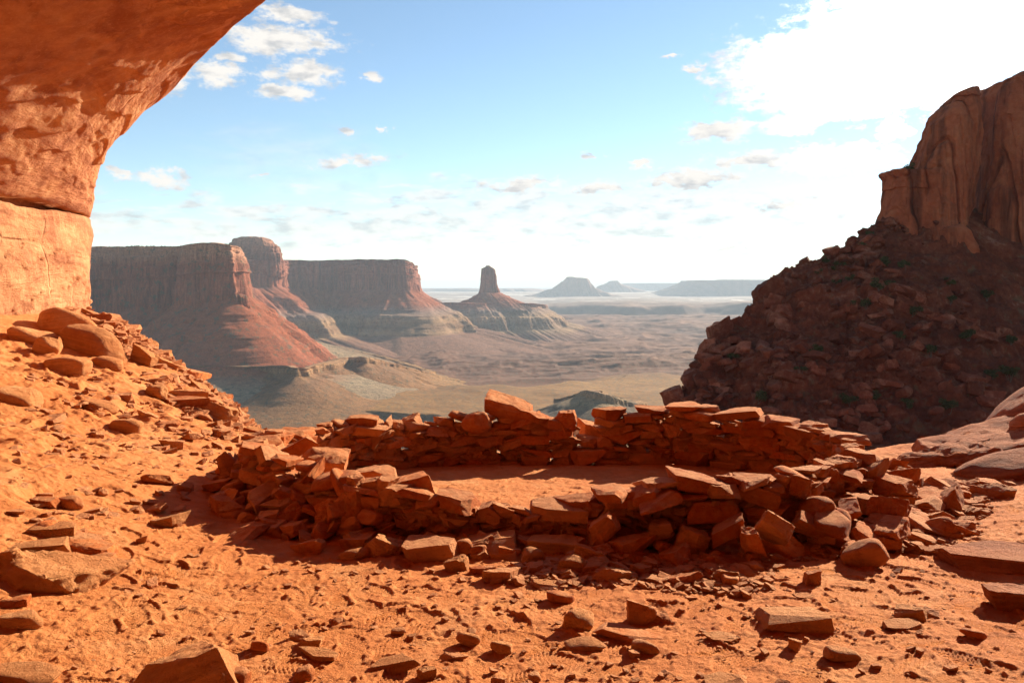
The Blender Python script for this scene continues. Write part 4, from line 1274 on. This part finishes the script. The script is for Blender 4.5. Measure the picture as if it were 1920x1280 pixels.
gstone(1880, 1078, 220, 62, 'wide layered slab lying on the sand at the right edge', 'slab', roll=3, sink=.2, **S)
gstone(1915, 905, 230, 60, 'broad purplish dome of slickrock behind the right rubble', 'dome', roll=12, sink=.2, **S)
key(1690, 838, 1860, 886, 8.3, .8, 'lowest slickrock ledge beside the rubble, dark hollow under it', 'ledge', roll=15, h=.26, L=.95, **S)
key(1700, 812, 1960, 850, 8.7, 1.0, 'long thin slickrock ledge rising to the right edge', 'ledge', roll=12, h=.20, L=1.5, **S)
key(1780, 820, 2010, 858, 8.35, .8, 'second thin slickrock ledge below the long one', 'ledge', roll=13, h=.2, L=1.3, **S)
key(1760, 846, 2000, 884, 8.1, .7, 'short slickrock ledge just above the purplish dome', 'ledge', roll=9, h=.22, L=1.2, **S)
key(1822, 740, 2060, 812, 9.3, 1.3, 'topmost dark slickrock dome at the right edge', 'dome', roll=24, h=.46, L=1.6, **S)
key(1893, 775, 1990, 850, 8.7, .5, 'bright rounded knob of slickrock at the right edge', 'dome', roll=10, **S)

# ---- scattered stones; the larger ones are things, the smallest go into the pebbles
def in_ring(x, y):
    return ((x - .2) / 2.75) ** 2 + ((y - 7.2) / 1.85) ** 2 < 1

def scatter(poly_px, n, dmin, dmax, power, seed, where, cut, mat=None, flat=0.5):
    """stones on the ground inside a quadrilateral given by photo pixels"""
    r = random.Random(seed)
    Q = [on_ground(*p)[:2] for p in poly_px]
    k = 0
    while k < n:
        u, v = r.random(), r.random()
        a = Q[0] * (1 - u) + Q[1] * u; b_ = Q[3] * (1 - u) + Q[2] * u
        p = a * (1 - v) + b_ * v
        d = dmin * (dmax / dmin) ** (r.random() ** power)
        k += 1
        if where != 'inside' and in_ring(*p):
            continue
        z = float(ground_z(p[0], p[1]))
        if d < cut:
            pebble((p[0], p[1], z + d * 0.12), d, seed * 1000 + k)
        else:
            st = r.choice(['slab', 'slab', 'block', 'block', 'round'])
            h = d * r.uniform(0.22, 0.42) if st == 'slab' else d * r.uniform(0.4, 0.62)
            stone('loose_stone', (p[0], p[1], z + h * 0.32), (d * r.uniform(1, 1.3), d * r.uniform(.7, 1), h), r.uniform(0, 180), r.gauss(0, 9), r.gauss(0, 9), st, mat,
                  group='loose stones on the sand', where=(where,))
scatter([(1400, 1050), (1800, 1010), (1900, 900), (1560, 930)], 150, .06, .30, 1.8, 1, 'in rubble right of the ring', .085)
scatter([(1400, 1060), (1800, 1030), (1915, 890), (1560, 920)], 1300, .012, .08, 1.2, 2, 'x', 9)
scatter([(950, 1070), (1420, 1110), (1420, 1035), (1100, 1035)], 120, .05, .17, 1.8, 3, 'on sand before the front wall', .075)
scatter([(900, 1090), (1450, 1120), (1450, 1030), (1050, 1040)], 1500, .01, .06, 1.2, 4, 'x', 9)
def rim_scree(n, dmin, dmax, power, seed, cut):
    r = random.Random(seed)
    for k in range(n):
        x = r.uniform(-7.3, -2.3)
        y = float(edge_y(x)) + 0.15 - 1.5 * r.random() ** 1.8
        d = dmin * (dmax / dmin) ** (r.random() ** power)
        z = float(ground_z(x, y))
        if d < cut:
            pebble((x, y, z + d * .12), d, seed * 1000 + k)
        else:
            st = r.choice(['slab', 'slab', 'slab', 'block'])
            h = d * r.uniform(.2, .38) if st == 'slab' else d * r.uniform(.4, .6)
            stone('loose_stone', (x, y, z + h * .3), (d * r.uniform(1, 1.4), d * r.uniform(.7, 1), h), r.uniform(0, 180), -14 + r.gauss(0, 10), r.gauss(0, 10), st, M_BOULDER if r.random() < .4 else None, group='loose stones on the sand', where=('on the rim of the left slope',))
rim_scree(1900, .025, .16, 1.4, 15, 9)
rim_scree(75, .15, .34, 1.5, 16, .1)
scatter([(0, 800), (420, 870), (480, 820), (200, 690)], 70, .06, .20, 2.0, 7, 'on the left slope', .10)
scatter([(0, 900), (430, 900), (500, 810), (60, 700)], 1900, .012, .09, 1.4, 8, 'x', 9)
scatter([(150, 600), (330, 690), (262, 625), (192, 560)], 900, .025, .17, 1.6, 9, 'on scree below the alcove wall', .15)
scatter([(0, 1020), (330, 1010), (360, 900), (0, 900)], 40, .05, .16, 2.2, 10, 'on the path at the left', .075)
scatter([(40, 1290), (1900, 1290), (1750, 1060), (300, 1030)], 800, .006, .035, 1.5, 11, 'x', 9)
scatter([(40, 1290), (1900, 1290), (1750, 1060), (300, 1030)], 30, .04, .085, 1.6, 12, 'on the foreground sand', .045)
scatter([(440, 995), (760, 1015), (700, 930), (470, 920)], 26, .10, .24, 1.5, 13, 'heaped below the left wall', .08)

def heap(path, out, wmax, hmax, n, dmin, dmax, seed, where):
    r = random.Random(seed)
    P = catmull(path, 120)
    for k in range(n):
        i = r.randrange(len(P)); o_ = wmax * r.random() ** 1.3
        tgx, tgy = P[min(i + 1, 119)] - P[max(i - 1, 0)]
        l = math.hypot(tgx, tgy); nx, ny = tgy / l * out, -tgx / l * out
        x, y = P[i][0] + nx * o_, P[i][1] + ny * o_
        top = hmax * (1 - o_ / wmax)
        d = dmin * (dmax / dmin) ** (r.random() ** 1.5)
        st = r.choice(['slab', 'slab', 'block', 'block', 'round'])
        h = d * (r.uniform(.25, .45) if st == 'slab' else r.uniform(.45, .65))
        zg = float(ground_z(x, y))
        z = zg + h * 0.3 + top * (0.05 + 0.9 * r.random() ** 1.4)
        for q in range(int((z - zg) / 0.05)):                 # what it rests on
            pebble((x + r.gauss(0, .05), y + r.gauss(0, .05), zg + 0.05 * q), r.uniform(.08, .13), k * 7 + q)
        if d < dmin * 1.25:
            pebble((x, y, z), d, k + seed * 100)
        else:
            stone('loose_stone', (x, y, z), (d * r.uniform(1, 1.35), d * r.uniform(.7, 1), h), r.uniform(0, 180), r.gauss(0, 20), r.gauss(-8, 18), st, None, group='loose stones on the sand', where=(where,))
heap([(-.9, 5.72), (-1.25, 5.82), (-1.7, 6.05), (-2.05, 6.5), (-2.2, 7.0), (-2.15, 7.5)], -1, .40, .30, 105, .09, .26, 31, 'heaped below the left wall')
heap([(1.9, 5.6), (2.3, 5.8), (2.7, 6.2), (3.05, 6.9), (3.15, 7.5), (3.0, 8.2)], 1, .70, .28, 120, .09, .27, 33, 'spilled down the right end of the ring')
heap([(-.8, 5.5), (-.2, 5.4), (.4, 5.33), (1.0, 5.3), (1.6, 5.4)], 1, .30, .06, 55, .08, .2, 35, 'fallen along the foot of the front wall')
pb = mesh_obj('pebbles', np.concatenate(PEB_V), np.concatenate(PEB_F), M_STONE, False)
tag(pb, 'small red pebbles and stone chips strewn over the sand', 'pebbles', kind='stuff')

# ---- boulders and shrubs on the dark slope
def slope_near(px, py):
    u = (px - 960) / FPX; v = (535 - py) / FPX
    P = SLOPE_P
    e = (P[..., 0] / P[..., 1] - u) ** 2 + ((P[..., 2] - EYE) / P[..., 1] - v) ** 2
    e[:, SLOPE_Q < 0] = 9
    i = np.unravel_index(e.argmin(), e.shape)
    return P[i]
rs_ = random.Random(17)
RUB_V, RUB_F, rn = [], [], 0
nP = SLOPE_P.shape
for k in range(8500):
    i = rs_.randrange(20, nP[0] - 120); j = rs_.randrange(28, nP[1])
    p = SLOPE_P[i, j]
    d = 0.35 * (8.0 ** (rs_.random() ** 2.4))
    if float(fbm2(p[0] * .07, p[2] * .1 + p[1] * .03, 3, 77)) < 0.05 and rs_.random() < .72:
        continue
    px, py = 960 + p[0] / p[1] * FPX, 535 - (p[2] - EYE) / p[1] * FPX
    if px > 2000 or py > 880 or px < 1200:
        continue
    st = rs_.choice(['block', 'slab', 'block', 'round'])
    dims = (d * rs_.uniform(1, 1.7), d * rs_.uniform(.8, 1.2), d * rs_.uniform(.4, .8))
    if d > 1.38:
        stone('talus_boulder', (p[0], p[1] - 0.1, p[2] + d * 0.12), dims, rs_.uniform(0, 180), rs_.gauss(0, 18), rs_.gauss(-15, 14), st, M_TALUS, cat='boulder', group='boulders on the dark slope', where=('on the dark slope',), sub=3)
    else:
        kk = (k % 80, st)
        if kk not in _PEB:
            _PEB[kk] = rock_verts(tuple(q / d for q in dims), st, k % 80, 2)
        V, F = _PEB[kk]
        V = V * d
        e = Euler((rs_.gauss(0, .4), rs_.gauss(0, .4), rs_.uniform(0, 6))).to_matrix()
        V = V @ np.array(e).T
        RUB_V.append(V + p + np.array([0, -0.05, d * 0.15])); RUB_F.append(F + rn); rn += len(V)
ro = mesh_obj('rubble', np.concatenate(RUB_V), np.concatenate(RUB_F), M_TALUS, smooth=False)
tag(ro, 'broken dark rubble covering the shaded slope at the right', 'rubble', kind='stuff')
# broken ledges: bands of big blocks that cross the slope
band = random.Random(23)
for (x0, y0, x1, y1, n_, s0_, s1_) in ((1590, 505, 1720, 560, 12, 1.6, 3.2), (1640, 560, 1915, 640, 18, 1.4, 3.0), (1720, 640, 1900, 790, 14, 1.4, 3.4), (1440, 560, 1530, 700, 12, 1.6, 3.6), (1560, 640, 1640, 760, 8, 1.2, 2.6)):
    for q in range(n_):
        f_ = (q + band.random() * .8) / n_
        p = slope_near(x0 + (x1 - x0) * f_ + band.gauss(0, 6), y0 + (y1 - y0) * f_ + band.gauss(0, 6))
        d = band.uniform(s0_, s1_)
        stone('talus_boulder', (p[0], p[1] + d * .1, p[2]), (d * band.uniform(1.1, 1.9), d, d * band.uniform(.55, .8)), band.uniform(-20, 40), band.gauss(-14, 8), band.gauss(-8, 8), 'block', M_TALUS, cat='boulder', group='boulders on the dark slope', where=('on the dark slope',), sub=4)
# blocky outcrops along its skyline
for (px, py, wm, hm, rl, lb) in ((1345, 612, 5.0, 4.6, 20, 'rounded outcrop bulging from the lower skyline of the dark slope'), (1322, 650, 3.0, 3.6, 10, 'cracked outcrop under the rounded one on the slope skyline'),
                                 (1282, 700, 4.2, 3.0, 24, 'stepped outcrop low on the skyline of the dark slope'), (1300, 680, 3.0, 2.4, 15, 'small outcrop above the stepped one on the slope skyline'),
                                 (1432, 548, 4.2, 3.6, 30, 'leaning outcrop at mid skyline of the dark slope'), (1375, 592, 2.6, 2.0, 10, 'knob of rock between two outcrops on the slope skyline'),
                                 (1455, 528, 1.6, 2.6, -10, 'little pointed rock on the skyline of the dark slope'), (1560, 468, 3.4, 1.8, 15, 'flat outcrop high on the slope skyline under the cliff'),
                                 (1268, 740, 3.5, 4.2, 15, 'lowest outcrop on the skyline above the stone ring')):
    p = slope_near(px, py)
    stone('outcrop', (p[0], p[1] + 0.3, p[2] - 0.2), (wm, wm, hm), 20, rl, 0, 'block', M_TALUS, lb, 'outcrop', 'outcrops on the dark slope', sub=4)

M_LEAF, t, b = material('juniper_leaves')
inf = t.new('ShaderNodeObjectInfo')
n = t.noise(t.new('ShaderNodeNewGeometry').outputs['Position'], 2.5, 3, 0.6)
t.L.new(t.ramp(n, [(0.35, (0.028, 0.030, 0.010)), (0.65, (0.085, 0.082, 0.028))]), b.inputs['Base Color'])
M_BARK, t, b = material('juniper_bark')
t.L.new(t.ramp(t.noise(t.new('ShaderNodeNewGeometry').outputs['Position'], 12, 4, .6), [(0.3, (0.08, 0.05, 0.035)), (0.7, (0.17, 0.12, 0.09))]), b.inputs['Base Color'])

def shrub(loc, w_, h_, label, seed, tree=False, group='shrubs on the dark slope'):
    r = np.random.default_rng(seed)
    root = bpy.data.objects.new('juniper_tree' if tree else 'shrub', None); COL.objects.link(root)
    root.location = Vector(loc)
    if label:
        tag(root, label, 'tree' if tree else 'shrub', None if tree else group)
    else:
        tag(root, None, 'shrub', group)
    nc = 9 if tree else 6
    cen = np.stack([r.uniform(-.38, .38, nc) * w_, r.uniform(-.38, .38, nc) * w_, r.uniform(.3, .85, nc) * h_], 1)
    nl = 900 if tree else 520
    ci = r.integers(0, nc, nl)
    dirn = r.normal(0, 1, (nl, 3)); dirn /= np.linalg.norm(dirn, axis=1)[:, None]
    p = cen[ci] + dirn * (r.random(nl)[:, None] ** .4) * np.array([.24 * w_, .24 * w_, .22 * h_])
    s = w_ * 0.045 * r.uniform(.7, 1.5, nl)[:, None]
    a = r.normal(0, 1, (nl, 3)); a /= np.linalg.norm(a, axis=1)[:, None]
    b_ = np.cross(a, r.normal(0, 1, (nl, 3))); b_ /= np.linalg.norm(b_, axis=1)[:, None]
    V = np.stack([p - a * s, p + b_ * s * .7, p + a * s * 1.3, p - b_ * s * .7], 1).reshape(-1, 3)
    F = np.arange(nl * 4).reshape(-1, 4)
    mesh_obj('crown' if tree else 'foliage', V, F, M_LEAF, False, root)
    # stems: tapered limbs from the foot to the clumps
    SV, SF = [], []
    for c in cen:
        m_ = len(SV) and sum(len(q) for q in SV) or 0
        nseg, ns = 5, 5
        base_r = w_ * 0.03
        ring = []
        for q in range(nseg):
            f_ = q / (nseg - 1)
            ctr = np.array([0, 0, -0.1]) * (1 - f_) + c * f_ + np.array([0.05 * w_ * math.sin(f_ * 5 + c[0]), 0.04 * w_ * math.sin(f_ * 4), -0.05 * h_ * math.sin(f_ * 3.1)])
            rr = base_r * (1 - 0.75 * f_)
            ring.append(np.stack([ctr + rr * np.array([math.cos(g), math.sin(g), 0]) for g in np.linspace(0, 2 * math.pi, ns, endpoint=False)]))
        SV.append(np.concatenate(ring))
        for q in range(nseg - 1):
            for g in range(ns):
                SF.append([m_ + q * ns + g, m_ + q * ns + (g + 1) % ns, m_ + (q + 1) * ns + (g + 1) % ns, m_ + (q + 1) * ns + g])
    mesh_obj('trunk' if tree else 'stem', np.concatenate(SV), np.array(SF), M_BARK, True, root)
    return root
SHRUBS = [(1548, 487, 1.6), (1572, 503, 2.2), (1632, 445, 2.0), (1618, 458, 1.4), (1658, 498, 2.6), (1592, 522, 1.4), (1570, 528, 1.3), (1650, 540, 2.4), (1672, 535, 1.8), (1700, 500, 2.2), (1780, 530, 2.2),
          (1535, 510, 1.3), (1595, 580, 2.2), (1625, 575, 2.0), (1710, 590, 2.4), (1780, 565, 1.8), (1815, 632, 2.4), (1685, 635, 1.7), (1745, 665, 2.2), (1530, 658, 2.0), (1420, 752, 2.2), (1595, 755, 2.4), (1780, 770, 2.4), (1850, 560, 2.2),
          (1890, 710, 2.8), (1375, 675, 1.8), (1860, 705, 2.0), (1640, 745, 1.6), (1700, 760, 1.7), (1895, 640, 2.0), (1500, 700, 1.6)]
SHR = []
for k, (px, py, wd) in enumerate(SHRUBS):
    p = slope_near(px, py + 6)
    SHR.append(shrub(p, wd * 1.25, wd * 1.05, None, 400 + k))
tl = at(1703, 325, 182)
shrub(tl, 2.6, 2.2, 'lone little juniper on the ledge under the cliff', 499, True)
MT_V = None

# tiny junipers along the rim of the nearest mesa, too many and too small to count
r = np.random.default_rng(9)
V_, F_, c_ = [], [], 0
Dv, Df = ico(1)
for k in range(260):
    px = r.uniform(186, 432); py = np.interp(px, [183, 260, 330, 400, 436], [466, 463, 464, 458, 460])
    Y = np.interp(px, [183, 260, 330, 400, 436], [2010, 2000, 1975, 1895, 1905]) + r.uniform(5, 60)
    c = at(px, py, Y); rad = r.uniform(1.2, 3.4)
    V = Dv * (rad * (1 + 0.3 * r.normal(0, 1, (len(Dv), 1)))) * np.array([1.2, 1.2, 0.9]) + c + np.array([0, 0, 0.5])
    V_.append(V); F_.append(Df + c_); c_ += len(V)
o = mesh_obj('scrub', np.concatenate(V_), np.concatenate(F_), M_LEAF, False)
tag(o, 'dark scrub fringing the rim of the nearest mesa', 'scrub', kind='stuff')

# ------------------------------------------------------------------ haze: the air itself, one closed box
HX, HY0, HY1, HZ0, HZ1 = 62000, -60, 61000, -760, 340
bm = bmesh.new()
bmesh.ops.create_cube(bm, size=1)
V = np.array([v.co[:] for v in bm.verts]); F = np.array([[v.index for v in f.verts] for f in bm.faces]); bm.free()
V = (V + 0.5) * np.array([2 * HX, HY1 - HY0, HZ1 - HZ0]) + np.array([-HX, HY0, HZ0])
MH = bpy.data.materials.new('haze_air'); MH.use_nodes = True
t = NT(MH.node_tree)
t.N.remove(t.N['Principled BSDF'])
pv = t.new('ShaderNodeVolumePrincipled')
pv.inputs['Color'].default_value = (0.72, 0.86, 1.0, 1)
pv.inputs['Density'].default_value = 4.2e-5
pv.inputs['Anisotropy'].default_value = 0.0
t.L.new(pv.outputs[0], t.N['Material Output'].inputs['Volume'])
ho = mesh_obj('haze', V, F, MH, False)
tag(ho, 'pale blue haze filling the valley air', 'haze', kind='stuff')

# ------------------------------------------------------------------ beyond 300 of a kind the least ones become one mass
def merge(objs, name, mat, label, cat):
    Vs, Fs, n_ = [], [], 0
    for o in objs:
        me = o.data
        v = np.empty(len(me.vertices) * 3, np.float32); me.vertices.foreach_get('co', v)
        f_ = np.empty(len(me.loops), np.int32); me.loops.foreach_get('vertex_index', f_)
        M_ = np.array(Matrix.LocRotScale(o.location, o.rotation_euler, None))
        Vs.append(v.reshape(-1, 3) @ M_[:3, :3].T + M_[:3, 3]); Fs.append(f_.reshape(-1, 3) + n_); n_ += len(me.vertices)
        bpy.data.objects.remove(o, do_unlink=True)
    tag(mesh_obj(name, np.concatenate(Vs), np.concatenate(Fs), mat, False), label, cat, kind='stuff')
for kind_, mat_, nm, lb, ct in (('wall_stone', M_STONE, 'wall_filling', 'smaller stones filling the ring wall between its larger ones', 'stones'),
                                ('loose_stone', M_STONE, 'stone_litter', 'lesser loose stones littering the sand round the ring', 'stones'),
                                ('talus_boulder', M_TALUS, 'boulder_litter', 'lesser boulders littering the dark slope', 'boulders')):
    fam = [o for o in COL.objects if o.name.split('.')[0] == kind_]
    auto = sorted([q for q in STONES if q[0] in set(fam)], key=lambda q: sorted(q[2])[1] * sorted(q[2])[2] / (q[0].location.y ** 2))
    extra = len(fam) - 290
    if extra > 0:
        drop = auto[:extra]
        ids = set(id(q) for q in drop)
        STONES[:] = [q for q in STONES if id(q) not in ids]
        merge([q[0] for q in drop], nm, mat_, lb, ct)
    print(kind_, len(fam))

# ------------------------------------------------------------------ labels: what sets each stone apart
ORD = ['first', 'second', 'third', 'fourth', 'fifth', 'sixth', 'seventh', 'eighth', 'ninth', 'tenth', 'eleventh', 'twelfth', 'thirteenth', 'fourteenth', 'fifteenth',
       'sixteenth', 'seventeenth', 'eighteenth', 'nineteenth', 'twentieth']
def describe(style, dims):
    L, H_ = max(dims), min(dims)
    shape = {'ledge': 'flat', 'slab': 'flat', 'block': 'blocky', 'round': 'rounded', 'dome': 'rounded'}[style]
    return shape, L
def spot(o):
    return 960 + o.location.x / o.location.y * FPX, 535 - (o.location.z - EYE) / o.location.y * FPX
groups = {}
for o, style, dims, where in STONES:
    shape, L = describe(style, dims)
    if len(where) == 2:
        size = 'long' if L > 0.40 else ('mid-sized' if L > 0.28 else 'short')
        k = (size, shape, 'stones', 'in %s of the %s' % ({'top': 'top course', 'middle': 'middle courses', 'bottom': 'bottom course'}[where[1]], where[0]))
    elif 'dark' in where[0]:
        px, py = spot(o)
        size = 'large' if L > 3.2 else ('mid-sized' if L > 2.4 else 'small')
        across = 'left' if px < 1510 else ('middle' if px < 1690 else 'right')
        down = 'upper' if py < 585 else ('middle' if py < 690 else 'lower')
        k = (size, shape, 'boulders', 'on the %s of the dark slope' % ('centre' if across == down else down + ' ' + across))
    else:
        k = ('larger' if L > 0.16 else 'smaller', shape, 'stones', where[0])
    groups.setdefault(k, []).append(o)
for k in list(groups):
    os_ = groups[k]
    if len(os_) > 16:                                   # too many to count along: halve by height on a wall, by distance elsewhere
        wall_ = 'course' in k[3]
        os_.sort(key=lambda o: o.location.z if wall_ else o.location.y)
        h_ = len(os_) // 2
        del groups[k]
        for nm, part in zip(('lower', 'upper') if wall_ else ('nearer', 'farther'), (os_[:h_], os_[h_:])):
            groups[(nm + ' ' + k[0],) + k[1:]] = part
for k, os_ in groups.items():
    os_.sort(key=lambda o: o.location.x / o.location.y)
    n = len(os_)
    for i, o in enumerate(os_):
        if n == 1:
            o['label'] = 'only %s %s %s %s' % (k[0], k[1], k[2][:-1], k[3])
        elif n <= 20:
            nth = 'leftmost' if i == 0 else ('rightmost' if i == n - 1 else ORD[i] + ' from left')
            o['label'] = '%s of %s %s %s %s' % ((nth,) + k)
        else:
            o['label'] = '%s %s %s %s' % (k[0], k[1], k[2][:-1], k[3])
SHR.sort(key=lambda o: o.location.x / o.location.y)
low = [o for o in SHR if (o.location.z - EYE) / o.location.y < (535 - 620) / FPX]
for part, txt in ((low, 'lower'), ([o for o in SHR if o not in low], 'upper')):
    for i, o in enumerate(part):
        o['label'] = '%s dark shrub from left on the %s half of the shaded slope' % (ORD[i], txt)
